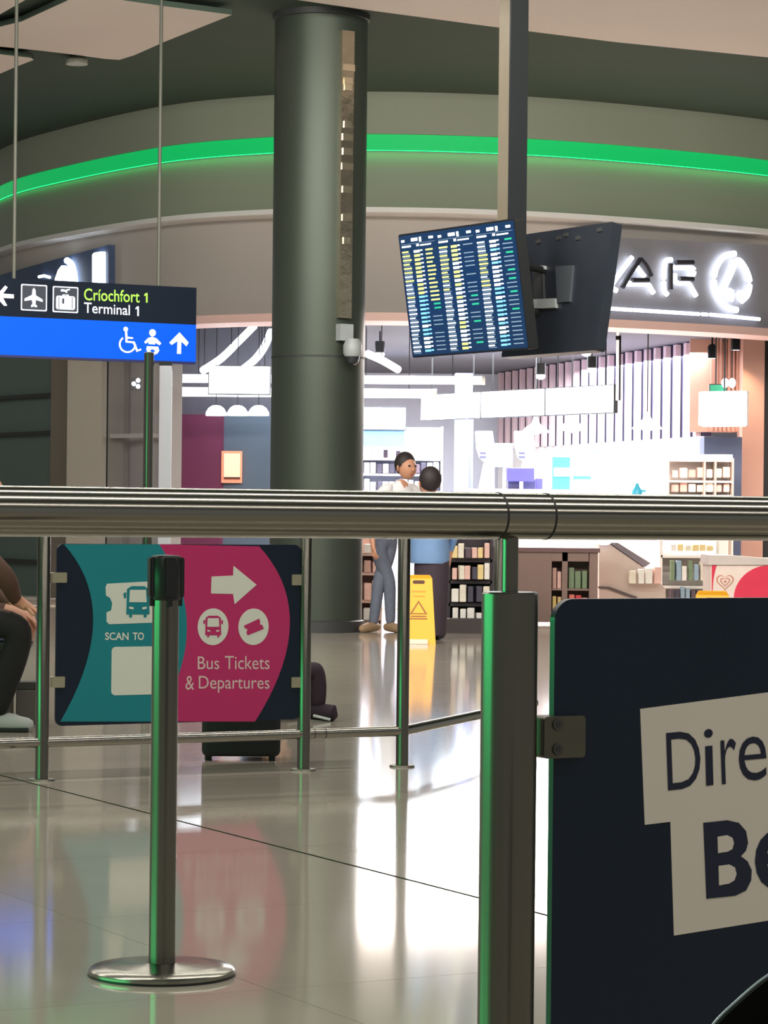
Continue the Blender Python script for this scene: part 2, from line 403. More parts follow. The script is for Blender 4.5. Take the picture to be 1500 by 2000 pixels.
# duct: a shallow channel with clips down the near face
dpx = pt(672, 400, 25.0); ax = dpx.x - cc.x; ay = -math.sqrt(RC ** 2 - ax ** 2); da = math.atan2(ay, ax)
dn = Vector((math.cos(da), math.sin(da), 0)); dt = Vector((-dn.y, dn.x, 0))
dc = cc + dn * (RC + 0.02)
duct_m = M('shiny_duct', (186, 176, 158), 0.15, 0.9, var=0.3, scale=9, bump=0.3)
bm = bmesh.new(); boxb(bm, dc + Vector((0, 0, 4.15)), dt, dn, Z, 0.13, 0.05, 2.6); duct = obj('cable_duct', bm, duct_m, col_t)
for py, sh in ((132, 1.0), (158, .6), (170, .5), (243, .5), (268, .8), (296, .7), (325, .9), (370, .7), (425, .7), (470, .4)):
    z = pt(670, py, 25.0).z
    bm = bmesh.new(); boxb(bm, dc + dn * 0.028 + Vector((0, 0, z)), dt, dn, Z, 0.1 * sh + 0.03, 0.02, 0.06); obj('clip', bm, M('bright_clip', (240, 226, 200), 0.12, 0.9, bump=0.2), duct)
bm = bmesh.new(); boxb(bm, dc + Vector((0, 0, 2.72)), dt, dn, Z, 0.14, 0.1, 0.15); cv = thing('security_camera', dc + Vector((0, 0, 2.4)), 'grey dome security camera mounted low on the round column', 'camera')
pale_grey = M('pale_grey_plastic', (150, 156, 158), 0.4)
obj('mount', bm, pale_grey, cv)
cq = dc + dn * 0.1 + dt * 0.03
obj('housing', lathe([(0, 2.66), (0.06, 2.66), (0.085, 2.6), (0.085, 2.53), (0.07, 2.5), (0, 2.5)], (cq.x, cq.y, 0), 28), pale_grey, cv, True)
obj('dome', lathe([(0.065, 2.5), (0.055, 2.45), (0.03, 2.425), (0, 2.42)], (cq.x, cq.y, 0), 28), M('dark_dome', (40, 44, 50), 0.1), cv, True)

# ---- square post and the two hung flight screens
pc = Vector((0.985, 22.0, 0)); PA = math.radians(-57)
bd = thing('screen_post', pc + Vector((0, 0, 2.9)), 'tall square dark post hanging from the ceiling holding flight screens', 'post')
post_lit = M('post_lit_face', (120, 112, 98), 0.5, 0.2); post_shaded = M('post_shaded_face', (26, 32, 36), 0.5, 0.2)  # lit and shaded tones of the same post
bm = bmesh.new(); boxb(bm, pc + Vector((0.0, 0, 4.28)), Vector((math.cos(PA), math.sin(PA), 0)), Vector((-math.sin(PA), math.cos(PA), 0)), Z, 0.155, 0.155, 2.76)
obj('shaft', bm, post_lit, bd)
fu = Vector((math.cos(PA), math.sin(PA), 0)); fv = Vector((-math.sin(PA), math.cos(PA), 0))
bm = bmesh.new(); boxb(bm, pc + fu * 0.085 + Vector((0, 0, 4.28)), fv, fu, Z, 0.17, 0.018, 2.76); obj('shade_sheet', bm, post_shaded, bd)  # dark sheet paints the shade on the post's front face
def board(name, label, pl_top, px_tl, px_tr, Yl, Yr, h, tilt, front):
    a = pt(*px_tl, Yl); b = pt(*px_tr, Yr); zt = (a.z + b.z) / 2; a.z = b.z = zt
    u = (b - a).normalized(); n = Vector((u.y, -u.x, 0));  n = n if n.y < 0 else -n     # towards the viewer
    face = n if front else -n
    v = (Z * math.cos(tilt) + face * math.sin(tilt)).normalized()
    pl = Plane(a - v * h, u, v); Lb = (b - a).length
    nn = pl.n if pl.n.dot(n) > 0 else -pl.n; pl.n = nn
    return pl, Lb
plb, LB = board('s', '', None, (780, 465), (1003, 427), 22.64, 21.30, 0.985, math.radians(8.8), True)
HB = 0.985
fs = thing('flight_screen', plb.w(LB / 2, 0), 'lit flight information screen with yellow and blue rows', 'screen')
obj('casing', prism(plb, rrect(-0.015, -0.015, LB + 0.015, HB + 0.015, 0.02), -0.09, 0.0), black_metal, fs)
scr = obj('display', prism(plb, [(0, 0), (LB, 0), (LB, HB), (0, HB)], 0.0, 0.004), M('screen_navy', (8, 26, 46), 0.3, emit=0.55, ecol=(16, 62, 108), var=0.1, scale=2), fs)
bm = bmesh.new()
def cell(s0, t0, s1, t1, mi):
    a = [bm.verts.new(plb.w(s, t, 0.0065)) for s, t in ((s0, t0), (s1, t0), (s1, t1), (s0, t1))]; f = bm.faces.new(a); f.material_index = mi
cols = [M('screen_row_pale', (200, 210, 220), 0.4, emit=0.75, ecol=(176, 200, 222)), M('screen_row_yellow', (210, 210, 120), 0.4, emit=0.75, ecol=(196, 204, 128)),
        M('screen_row_cyan', (120, 190, 230), 0.4, emit=0.9, ecol=(104, 178, 226)), M('screen_row_green', (40, 170, 130), 0.4, emit=0.6, ecol=(38, 160, 130)),
        M('screen_row_dim', (120, 140, 160), 0.4, emit=0.5, ecol=(112, 140, 166)), M('screen_row_bright', (240, 250, 250), 0.4, emit=1.3, ecol=(222, 240, 246))]
rnd = random.Random(3)
GW = LB / 3
for g in range(3):
    g0 = g * GW
    # heading bits
    for (a, b, t0, t1) in ((0.05, 0.14, 0.945, 0.965), (0.32, 0.5, 0.945, 0.972), (0.54, 0.6, 0.935, 0.975), (0.8, 0.92, 0.95, 0.97), (0.05, 0.3, 0.9, 0.915), (0.45, 0.52, 0.9, 0.92), (0.55, 0.85, 0.9, 0.912)):
        cell(g0 + a * GW, t0 * HB, g0 + b * GW, t1 * HB, 5)
    cell(g0 + 0.04 * GW, 0.925 * HB, g0 + 0.96 * GW, 0.928 * HB, 4)
    NR = 25
    for r in range(NR):
        t = (0.87 - 0.86 * r / NR) * HB; hh = 0.014 * HB
        w = rnd.uniform(0.16, 0.24)
        cell(g0 + 0.04 * GW, t - hh, g0 + (0.04 + w) * GW, t, 1 if r < 12 and rnd.random() < .7 else 0)
        cell(g0 + 0.05 * GW, t - hh * 1.9, g0 + 0.25 * GW, t - hh * 1.5, 4)
        c2 = [1, 5, 5, 1, 1][rnd.randrange(5)] if g < 2 else [2, 5, 5, 2, 5][rnd.randrange(5)]
        if g == 0 and r > 10: c2 = 2 if r < 18 else rnd.choice((2, 5))
        hb = 1.5 if c2 in (1, 5) else 1.2
        cell(g0 + 0.36 * GW, t - hh * hb, g0 + 0.52 * GW, t, c2)
        cell(g0 + 0.53 * GW, t - hh * 0.9, g0 + 0.6 * GW, t, 0 if c2 != 2 else 2)
        q = rnd.random()
        if g == 0 and r < 13: cell(g0 + 0.68 * GW, t - hh, g0 + rnd.uniform(.84, .92) * GW, t, 1)
        elif q < 0.22: cell(g0 + 0.74 * GW, t - hh, g0 + 0.92 * GW, t, 3)
        elif g == 2 or q < .8: cell(g0 + 0.68 * GW, t - hh * .7, g0 + 0.93 * GW, t - hh * .1, 4)
obj('display_rows', bm, cols, scr)
plr, LR = board('s', '', None, (1012, 463), (1195, 437), 22.59, 21.47, 0.985, math.radians(8.8), False)
fb = thing('flight_screen', plr.w(LR / 2, 0), 'dark back of the second flight screen right of the lit one', 'screen')
obj('casing', prism(plr, rrect(-0.0, -0.015, LR + 0.015, HB + 0.015, 0.02), -0.09, 0.0), M('screen_back', (44, 50, 60), 0.35, 0.3, var=0.15), fb)
obj('bracket_plate', pprism(plr, [(1043, 520), (1063, 519), (1066, 594), (1046, 596)], 0.0, 0.02), dark_grey, fb)
obj('bracket_plate', pprism(plr, [(1088, 521), (1122, 519), (1116, 590), (1092, 592)], 0.0, 0.02), M('bracket_grey', (80, 86, 94), 0.4, 0.4), fb)
obj('bracket_bar', pprism(plr, [(1040, 521), (1068, 520), (1068, 527), (1040, 529)], 0.0, 0.03), pale_grey, fb)
obj('bracket_bar', pprism(plr, [(1044, 586), (1090, 584), (1090, 602), (1044, 604)], 0.0, 0.03), pale_grey, fb)
def arm(pl, z, back):
    p = pc + Z * z; dist = (pl.o - p).dot(pl.n); q = p + pl.n * (dist + (0.092 if dist < 0 else -0.092) * (1 if back else 0)); q = p + pl.n * (dist - 0.088 if back else dist)
    obj('bracket_arm', mtube([p, q], 0.03, 8), black_metal, bd)
for z in (3.1, 2.75): arm(plb, z, True); arm(plr, z, False)
for (x, y) in ((1018, 476), (1052, 473), (1092, 466), (1106, 460), (1130, 466), (1172, 450)):
    s, t = plr.st(x, y); obj('vent', prism(plr, rrect(s - 0.03, t - 0.012, s + 0.03, t + 0.02, 0.006), 0, 0.012), dark_grey, fb)

# ---- hanging direction sign with its two rods
sc_ = pt(383, 640, 24.6); sc_.z = 0
pls = Plane(sc_, GU, Z); 
zt = pls.st(383, 562)[1]; zb = pls.st(383, 707)[1]; zm = pls.st(383, 634.5)[1]; SL = -3.3
hs = thing('direction_sign', pls.w(SL / 2, zb), 'hanging terminal sign, black above and bright blue below', 'sign')
obj('upper_panel', prism(pls, [(SL, zm), (0, zm), (0, zt), (SL, zt)], -0.1, 0.0), M('sign_black', (14, 24, 38), 0.6, var=0.08, spec=0.12), hs)
sblue = M('sign_blue', (0, 80, 220), 0.6, emit=0.16, ecol=(0, 88, 238), var=0.05, spec=0.12)
obj('lower_panel', prism(pls, [(SL, zb), (0, zb), (0, zm), (SL, zm)], -0.1, 0.0), sblue, hs)
obj('bottom_trim', prism(pls, [(SL, zb - 0.02), (0, zb - 0.02), (0, zb), (SL, zb)], -0.1, 0.0), M('sign_blue_trim', (0, 20, 90), 0.5), hs)
sw = M('sign_white_print', (206, 214, 236), 0.5, emit=0.35, ecol=(206, 214, 240)); sg = M('sign_green_print', (150, 225, 70), 0.5, emit=0.4, ecol=(150, 225, 70)); sdk = M('sign_black_print', (26, 38, 54), 0.5)
text(pls, 'Críochfort', (164, 586.5), (272.5, 591.2), (164, 563), sg, hs, bold=0.008)
one = lambda x, y, m: obj('lettering', pprism(pls, [(x + 3.4, y - 19), (x + 6.6, y - 19), (x + 6.6, y), (x + 3.4, y), (x + 3.4, y - 14.5), (x, y - 12.8), (x, y - 15.6)], 0.0005, 0.002), m, hs)
one(281.5, 591.2, sg)
text(pls, 'Terminal', (164, 611), (253.5, 616), (164, 590.5), sw, hs, bold=0.008)
one(264.5, 617.3, sw)
def frame(pl, pix_bl, pix_tr, th, mat, parent, name):
    s0, t0 = pl.st(*pix_bl); s1, t1 = pl.st(*pix_tr)
    bm = prism(pl, rrect(s0, t0, s1, t1, 0.012), 0, 0.002); o = obj(name, bm, mat, parent)
    obj('ground', prism(pl, rrect(s0 + th, t0 + th, s1 - th, t1 - th, 0.01), 0.002, 0.003), sdk, o); return o
f1 = frame(pls, (40.5, 606), (92, 557), 0.011, sw, hs, 'pictogram_frame')
f2 = frame(pls, (102.5, 609.5), (153, 561), 0.011, sw, hs, 'pictogram_frame')
# aeroplane
obj('aeroplane_pictogram', pprism(pls, [(65.5, 562), (69, 566), (70, 577), (83, 585), (83, 590), (70, 586), (69, 594), (72.5, 598), (71.5, 600.5), (65.5, 599), (60.5, 600), (60, 597), (63, 593.5), (62, 586), (47.5, 588), (47.5, 583), (62, 576), (63, 566)], 0.003, 0.0045), sw, f1)
# suitcase
s0, t0 = pls.st(109, 604); s1, t1 = pls.st(146.5, 579)
obj('suitcase_pictogram', prism(pls, rrect(s0, t0, s1, t1, 0.02), 0.003, 0.0045), sw, f2)
obj('suitcase_handle', pprism(pls, [(121, 580), (122, 575), (134, 575.5), (134.5, 580.5), (131.5, 580), (131, 577.5), (125, 577), (124, 580)], 0.003, 0.0045), sw, f2)
obj('suitcase_tag', pprism(pls, [(121, 583), (125, 583), (125, 593), (121, 593)], 0.0046, 0.0055), sdk, f2)
for x in (114, 140): obj('suitcase_strap', pprism(pls, [(x, 580), (x + 1.2, 580), (x + 1.2, 604), (x, 604)], 0.0046, 0.0055), sdk, f2)
obj('aeroplane_mark', pprism(pls, [(118, 566), (121, 564.5), (127, 566), (136, 564), (136.5, 566.5), (130, 568.5), (132, 571.5), (128.5, 572), (126, 569.5), (119, 569.5)], 0.003, 0.0045), sw, f2)
# left arrow (its tip leaves the frame)
obj('left_arrow', pprism(pls, [(27, 575), (27, 583), (6, 582), (14, 597), (8, 597.5), (-9, 579), (10, 557.5), (15, 561), (6, 573.5)], 0.0, 0.002), sw, hs)
# wheelchair
wc = obj('wheelchair_pictogram', pprism(pls, [(244, 645), (248, 645), (249, 657.5), (260, 659), (260, 662), (249, 661.5), (249, 665.5), (263, 667), (269, 683), (275, 680.5), (276, 684), (266.5, 687.5), (259.5, 670.5), (245, 669)], 0, 0.002), sw, hs)
s, t = pls.st(245.5, 643); obj('head', prism(pls, circ(s, t, 0.022), 0, 0.002), sw, wc)
bm = bmesh.new(); prev = None; arc = []
for k in range(21):
    a = math.radians(125 + 235 * k / 20); arc.append((249 + 17 * math.cos(a), 672.5 - 17 * math.sin(a), 249 + 13.5 * math.cos(a), 672.5 - 13.5 * math.sin(a)))
ring = [(q[0], q[1]) for q in arc] + [(q[2], q[3]) for q in reversed(arc)]
obj('wheel', pprism(pls, ring, 0, 0.002), sw, wc)
# baby
bb = obj('baby_pictogram', pprism(pls, [(289, 660), (297, 657.5), (306, 661), (315, 670.5), (311.5, 674.5), (303, 669.5), (303, 673), (290, 672), (290, 668), (284, 671.5), (281.5, 668)], 0, 0.002), sw, hs)
s, t = pls.st(297.8, 650); obj('head', prism(pls, circ(s, t, 0.032), 0, 0.002), sw, bb)
obj('baby_legs', pprism(pls, [(287, 676), (309, 677), (311, 685), (307, 691), (300.5, 693), (299, 690), (303, 685), (298, 682), (293, 684), (296, 689), (294, 692), (288, 689), (285.5, 682)], 0, 0.002), sw, bb)
# up arrow
obj('up_arrow', pprism(pls, [(350.5, 649), (368.5, 669), (364, 676.5), (354, 667), (353.5, 691.5), (345.5, 691), (346.5, 666.5), (335, 674), (330.5, 669)], 0, 0.002), sw, hs)
for px in (31, 314):
    b_ = pls.px(px, 552, -0.05); t_ = Vector((b_.x, b_.y, CZ)); b_.z = zt - 0.02
    obj('hanging_rod', mtube([b_, t_], 0.016, 10), M('rod_grey', (98, 100, 92), 0.6, 0.3), hs, True)

# ================================================================== RAILINGS
RP = 0.031            # post radius
ZT = H - 0.003        # top rail centre height
# ---- near railing
PN = Vector((0.139, 3.03, 0))
plN = Plane(PN, GU, Z)
nr = thing('near_railing', PN, 'near steel guard rail with thick round top tube across the picture', 'railing')
obj('top_rail', mtube([PN + GU * -1.6 + Z * ZT, PN + GU * 1.8 + Z * ZT], 0.0255, 48), steel_rail, nr, True)
for px in (971, 1064):
    s, _ = plN.st(px, 1000)
    obj('joint_sleeve_seam', mtube([PN + GU * (s - 0.0012) + Z * ZT, PN + GU * (s + 0.0012) + Z * ZT], 0.0259, 48), seam_dark, nr, True)
ZP = plN.st(1000, 1156)[1]
obj('post', lathe([(RP, 0.01), (RP, ZP - 0.002), (RP - 0.002, ZP), (0.012, ZP)], PN, 48), steel, nr, True)
obj('spigot', lathe([(0.0088, ZP), (0.0088, ZT - 0.02)], PN, 24), steel, nr, True)
obj('floor_flange', lathe([(RP, 0.012), (0.06, 0.012), (0.06, 0.0), (0, 0)], PN, 40), steel_dull, nr, True)
obj('foot_rail', mtube([PN + GU * -1.6 + Z * 0.16, PN + GU * 1.8 + Z * 0.16], 0.0125, 20), steel_rail, nr, True)
P2 = PN + GU * 1.5
obj('post', lathe([(RP, 0.01), (RP, ZP - 0.002), (RP - 0.002, ZP), (0.012, ZP)], P2, 32), steel, nr, True)
obj('spigot', lathe([(0.0088, ZP), (0.0088, ZT - 0.02)], P2, 24), steel, nr, True)
P3 = PN - GU * 1.5
obj('post', lathe([(RP, 0.01), (RP, ZP - 0.002), (RP - 0.002, ZP), (0.012, ZP)], P3, 32), steel, nr, True)
# clamp between post and panel
s0, t0 = plN.st(1050, 1480); s1, t1 = plN.st(1131, 1396)
cl = obj('panel_clamp', prism(plN, rrect(s0, t0, s1, t1, 0.004, 4), -0.014, 0.014), M('clamp_dark_steel', (104, 102, 92), 0.45, 1.0, var=0.1, scale=60), nr)
for y in (1413, 1461):
    s, t = plN.st(1076, y); obj('screw', prism(plN, circ(s, t, 0.0065, n=20), 0.014, 0.016), M('screw_grey', (92, 92, 88), 0.4, 1.0), cl)
    obj('screw_socket', prism(plN, circ(s, t, 0.0032, n=6), 0.016, 0.0165), seam_dark, cl)
# dark wayfinding panel
s0 = plN.st(1077, 1400)[0]; t1 = plN.st(1200, 1169)[1]
pn = thing('wayfinding_panel', plN.w(0.75, 0.2), 'large navy panel with cream lettered strips fixed to the near railing', 'panel')
obj('board', prism(plN, rrect(s0, 0.22, s0 + 1.26, t1, 0.024, 10), -0.005, 0.005), navy, pn)
pc2 = [(1245, 1384), (1500, 1351), (1900, 1296), (1900, 1728), (1500, 1796), (1311, 1826), (1304, 1604), (1254, 1610)]
obj('cream_strip', pprism(plN, pc2, 0.005, 0.0056), cream_print, pn)
navy_txt = M('navy_lettering', (16, 26, 52), 0.45, var=0.04)
text(plN, 'D', (1299, 1543), (1364, 1536), (1295, 1431), navy_txt, pn, 0.0062, -0.004)
text(plN, 'i', (1372, 1534), (1389, 1532), (1369, 1424), navy_txt, pn, 0.0062, -0.004)
text(plN, 'r', (1404, 1531), (1434, 1528), (1401, 1444), navy_txt, pn, 0.0062, -0.004)
text(plN, 'e', (1438, 1526), (1492, 1521), (1436, 1440), navy_txt, pn, 0.0062, -0.004)
lb_ = obj('lettering', pprism(plN, [(1368, 1606), (1415, 1601), (1437, 1606), (1451, 1622), (1455, 1645), (1451, 1660), (1441, 1671), (1454, 1681), (1462, 1698), (1461, 1718), (1451, 1738), (1430, 1748), (1374, 1754)], 0.0056, 0.0063), navy_txt, pn)
obj('counter_upper', pprism(plN, [(1395, 1633), (1414, 1630), (1424, 1635), (1427, 1645), (1424, 1657), (1415, 1662), (1396, 1665)], 0.0063, 0.0067), cream_print, lb_)
obj('counter_lower', pprism(plN, [(1397, 1690), (1418, 1687), (1429, 1693), (1432, 1706), (1428, 1718), (1418, 1724), (1398, 1728)], 0.0063, 0.0067), cream_print, lb_)
text(plN, 'e', (1470, 1741), (1552, 1730), (1467, 1625), navy_txt, pn, 0.0062, 0.016)

# ---- far railing
FA = Vector((-1.372, 11.17, 0)); FB = FA + GU * 1.18; FC = FB + GU * 0.475
VD = Vector((math.cos(math.radians(70)), math.sin(math.radians(70)), 0)); FD = FC + VD * 1.36
fr = thing('far_railing', FB, 'steel guard rail further back with slim posts and foot rail', 'railing')
FR_ = 0.027
for p in (FA, FB, FC, FD):
    obj('post', lathe([(FR_, 0.008), (FR_, 1.0), (FR_ - 0.002, 1.003), (0.011, 1.003)], p, 32), steel, fr, True)
    obj('spigot', lathe([(0.009, 1.0), (0.009, ZT - 0.02)], p, 16), steel, fr, True)
    obj('floor_flange', lathe([(FR_, 0.008), (0.052, 0.008), (0.055, 0.0), (0, 0)], p, 36), steel_dull, fr, True)
obj('top_rail', mtube([FA - GU * 1.3 + Z * ZT, FC + Z * ZT], 0.0255, 24), steel_rail, fr, True)
obj('top_rail', mtube([FC + Z * ZT, FD + VD * 0.6 + Z * ZT], 0.0255, 24), steel_rail, fr, True)
obj('foot_rail', mtube([FA - GU * 1.3 + Z * 0.155, FC + Z * 0.155], 0.022, 24), steel_rail, fr, True)
obj('foot_rail', mtube([FC + Z * 0.155, FD + VD * 0.6 + Z * 0.155], 0.022, 24), steel_rail, fr, True)
plF = Plane(FA, GU, Z)
for px in (612, 634):
    s, _ = plF.st(px, 1420); obj('joint_sleeve_seam', mtube([FA + GU * (s - 0.002) + Z * 0.155, FA + GU * (s + 0.002) + Z * 0.155], 0.0224, 24), seam_dark, fr, True)
for (x0, x1, y0, y1) in ((101, 129, 1118, 1138), (100, 125, 1321, 1343), (568, 592, 1122, 1143), (567, 590, 1322, 1343)):
    a = plF.st(x0, y1); b = plF.st(x1, y0); obj('panel_clamp', prism(plF, rrect(a[0], a[1], b[0], b[1], 0.004, 3), -0.012, 0.012), M('clamp_beige', (190, 184, 160), 0.35, 0.9), fr)
# printed panel: navy board, teal and magenta fields
bp_ = thing('ticket_panel', plF.w(0.6, 0.2), 'bus ticket panel with teal and magenta fields on the far railing', 'panel')
a = plF.st(107, 1413); b = plF.st(587, 1062)
obj('board', prism(plF, rrect(a[0], plF.st(350, 1411)[1], b[0], plF.st(350, 1063)[1], 0.03, 8), -0.005, 0.005), navy, bp_)
def arcpts(p0, p1, p2, n=18):
    """points of a quadratic through three pixels (middle one on the curve)"""
    out = []
    for k in range(n + 1):
        t = k / n; c = [2 * p1[i] - 0.5 * (p0[i] + p2[i]) for i in (0, 1)]
        out.append(tuple((1 - t) ** 2 * p0[i] + 2 * t * (1 - t) * c[i] + t * t * p2[i] for i in (0, 1)))
    return out
LFT = arcpts((124, 1063), (181, 1215), (117, 1409)); MID = arcpts((310, 1063), (364, 1230), (303, 1409)); RGT = arcpts((505, 1067), (565, 1220), (497, 1409))
obj('teal_field', pprism(plF, LFT + list(reversed(MID)), 0.005, 0.0058), teal_print, bp_)
obj('magenta_field', pprism(plF, MID + list(reversed(RGT)), 0.005, 0.0058), magenta_print, bp_)
D0, D1, D2 = 0.0058, 0.0066, 0.0074
obj('right_arrow', pprism(plF, [(412, 1126), (454, 1124), (455, 1105), (500, 1142), (457, 1180), (454, 1160), (411, 1159)], D0, D1), white_print, bp_)
for (cx, cy) in ((415, 1224), (494, 1224)):
    s, t = plF.st(cx, cy); r = 33 / 470
    obj('white_disc', prism(plF, circ(s, t, r, 36 / 470), D0, D1), white_print, bp_)
def bus(cx, cy, k, mat, ground, parent):
    q = lambda pts: [(cx + x * k, cy + y * k) for x, y in pts]
    o = obj('bus_pictogram', pprism(plF, q([(-15, -18), (-9, -22), (9, -22), (15, -18), (16, 17), (12, 17), (12, 21), (8, 21), (8, 17), (-8, 17), (-8, 21), (-12, 21), (-12, 17), (-16, 17)]), D1, D2), mat, parent)
    obj('windscreen', pprism(plF, q([(-11, -17), (11, -17), (12, 0), (-12, 0)]), D2, D2 + 0.0006), ground, o)
    for sgn in (-1, 1):
        obj('headlamp', pprism(plF, q([(sgn * 6, 7), (sgn * 12, 6), (sgn * 12, 9), (sgn * 6, 10)]), D2, D2 + 0.0006), ground, o)
        obj('mirror', pprism(plF, q([(sgn * 16, -14), (sgn * 20, -12), (sgn * 19, -5), (sgn * 16, -6)]), D1, D2), mat, o)
    return o
bus(415, 1224, 0.98, magenta_print, white_print, bp_)
tk = [(-19, -2), (11, -16), (13, -9), (12, -5), (17, -3), (20, 4), (-12, 17), (-14, 11), (-12, 5), (-17, 3)]
obj('ticket_pictogram', pprism(plF, [(494 + x, 1224 + y) for x, y in tk], D1, D2), magenta_print, bp_)
pinkish = M('pale_pink_print', (226, 196, 196), 0.5)
text(plF, 'Bus', (385, 1307), (427, 1307), (385, 1282), pinkish, bp_, D1)
text(plF, 'Tickets', (438, 1307), (525, 1307), (438, 1281), pinkish, bp_, D1)
text(plF, '&', (361, 1347), (378, 1347), (361, 1320), pinkish, bp_, D1)
text(plF, 'Departures', (387, 1353), (525, 1353), (387, 1320), pinkish, bp_, D1)
# teal field: ticket with a bus, words, blank white square
tb = [(205, 1147), (208, 1140), (300, 1135), (300, 1216), (212, 1219), (207, 1214), (207, 1196), (216, 1192), (218, 1178), (214, 1168), (206, 1163)]
tko = obj('ticket_shape', pprism(plF, tb, D0, D1), white_print, bp_)
bus(268, 1176, 1.42, teal_print, white_print, bp_)
text(plF, 'SCAN', (204, 1250), (250, 1250), (204, 1235), white_print, bp_, D1, 0.02)
text(plF, 'TO', (258, 1250), (280, 1250), (258, 1235), white_print, bp_, D1, 0.02)
a = plF.st(216, 1358); b = plF.st(312, 1262); obj('blank_square', prism(plF, rrect(a[0], a[1], b[0], b[1], 0.018), D0, D1), white_print, bp_)

# ================================================================== QUEUE POST
qb = ptz(316, 1903, 0)
qp = thing('queue_post', qb, 'steel queue barrier post with black belt head and round base', 'barrier post')
obj('base', lathe([(0, 0.0), (0.172, 0.0), (0.1735, 0.006), (0.1725, 0.013), (0.166, 0.018), (0.12, 0.0225), (0.045, 0.026), (0.033, 0.028)], qb, 64), M('worn_steel_base', (150, 148, 138), 0.22, 1.0, var=0.25, scale=5, bump=0.25), qp, True)
obj('rubber_ring', lathe([(0.168, -0.0005), (0.175, 0.0), (0.175, 0.005), (0.17, 0.006)], qb, 64), black_plastic, qp, True)
zh0 = pt(316, 1172, qb.y).z; zh1 = pt(316, 1083, qb.y).z
obj('pole', lathe([(0.0315, 0.026), (0.0315, zh0 + 0.01)], qb, 48), steel, qp, True)
bm = lathe([(0, zh0), (0.034, zh0), (0.036, zh0 + 0.004), (0.036, zh1 - 0.008), (0.031, zh1 - 0.002), (0, zh1)], qb, 40)
hd = obj('belt_head', bm, black_plastic, qp, True)
for a in (0, 90, 180, 270):
    an = math.radians(a + 20); dv = Vector((math.cos(an), math.sin(an), 0)); dq = Vector((-dv.y, dv.x, 0))
    bm = bmesh.new(); boxb(bm, qb + dv * 0.036 + Z * ((zh0 + zh1) / 2), dq, dv, Z, 0.03, 0.012, zh1 - zh0 - 0.012); bmesh.ops.bevel(bm, geom=bm.edges[:], offset=0.003, segments=2, affect='EDGES')
    obj('belt_clip', bm, black_plastic, hd)
    bm = bmesh.new(); boxb(bm, qb + dv * 0.035 + Z * (zh0 - 0.004), dq, dv, Z, 0.012, 0.008, 0.02); obj('clip_tab', bm, black_plastic, hd)

# ---- slim totem with a steel post and white edge, seen edge on
tb_ = pt(302, 900, 14.6); tb_.z = 0; TH = pt(302, 688, 14.6).z
tt = thing('totem', tb_, 'slim upright totem with steel post and white panel edge behind the railing', 'totem')
p = pt(289, 900, 14.6); p.z = 0
obj('post', lathe([(0.026, 0.0), (0.026, TH - 0.004), (0.02, TH), (0, TH)], p, 28), steel, tt, True)
p2 = pt(314, 900, 14.65); THp = pt(314, 714, 14.65).z
obj('white_panel', box((p2.x, p2.y + 0.3, THp / 2), (0.064, 0.6, THp), math.radians(4)), M('lavender_white_panel', (232, 230, 246), 0.5, var=0.03), tt)
obj('cap', box((p2.x, p2.y + 0.3, THp + 0.01), (0.07, 0.6, 0.02), math.radians(4)), dark_grey, tt)
obj('foot', box((tb_.x, tb_.y + 0.3, 0.01), (0.3, 0.7, 0.02)), dark_grey, tt)

# ---- black case cut by the lower right corner
e0 = pt(1393, 2003, 2.2); e1 = pt(1440, 1957, 2.2); e2 = pt(1503, 1903, 2.2)
plC = Plane(Vector((0, 2.2, 0)), X, Z)
cp = smooth_poly([(1360, 2060), (1393, 2002), (1440, 1955), (1500, 1906), (1580, 1862), (1680, 1850)], 6)
top = [plC.st(*p) for p in cp]
pts = top + [(top[-1][0], top[0][1] - 0.3), (top[0][0], top[0][1] - 0.3)]
bag = thing('travel_case', plC.w((top[0][0] + top[-1][0]) / 2, top[0][1] - 0.3), 'black rounded case with a thin pale rim at the lower right corner', 'case')
obj('shell', prism(plC, pts, 0.0, 0.012), M('case_black', (9, 11, 11), 0.9, spec=0.1), bag)
obj('rim', mtube([plC.w(s, t, 0.0) for s, t in top], 0.0016, 8), M('pale_rim', (190, 206, 214), 0.3, 0.6), bag, True)
obj('rim_band', mtube([plC.w(s + 0.003, t - 0.004, 0.004) for s, t in top], 0.004, 8), M('case_band', (24, 28, 36), 0.8), bag, True)
obj('front_panel', prism(plC, [(s + 0.012, t - 0.022) for s, t in top] + [(top[-1][0], top[0][1] - 0.29), (top[0][0] + .02, top[0][1] - 0.29)], 0.012, 0.016), M('case_black', (9, 11, 11), 0.9), bag)

# ================================================================== THINGS BEHIND THE FAR RAILING
sb = ptz(467, 1488, 0)
sc2 = thing('suitcase', sb + Yv * 0.12, 'black box shaped case standing on the floor behind the ticket panel', 'suitcase')
obj('body', box((sb.x, sb.y + 0.14, 0.29), (0.345, 0.24, 0.54), 0.06, 0.025), M('case_fabric', (18, 24, 26), 0.6, bump=0.2, scale=60), sc2, True)
obj('grip', mtube([(sb.x - 0.08, sb.y + 0.14, 0.555), (sb.x - 0.07, sb.y + 0.14, 0.60), (sb.x + 0.07, sb.y + 0.14, 0.60), (sb.x + 0.08, sb.y + 0.14, 0.555)], 0.009, 10), black_plastic, sc2, True)
for dx in (-0.14, 0.14): obj('wheel', box((sb.x + dx, sb.y + 0.1, 0.012), (0.03, 0.06, 0.026), 0, 0.004), black_plastic, sc2)
gb = ptz(47, 1420, 0); gb.y += 0.1
gbx = thing('litter_box', gb, 'small grey box with darker lid on the floor by the seated person', 'box')
obj('body', box((gb.x, gb.y + 0.07, 0.095), (0.125, 0.13, 0.17), 0.1, 0.008), M('box_grey', (104, 104, 96), 0.6), gbx)
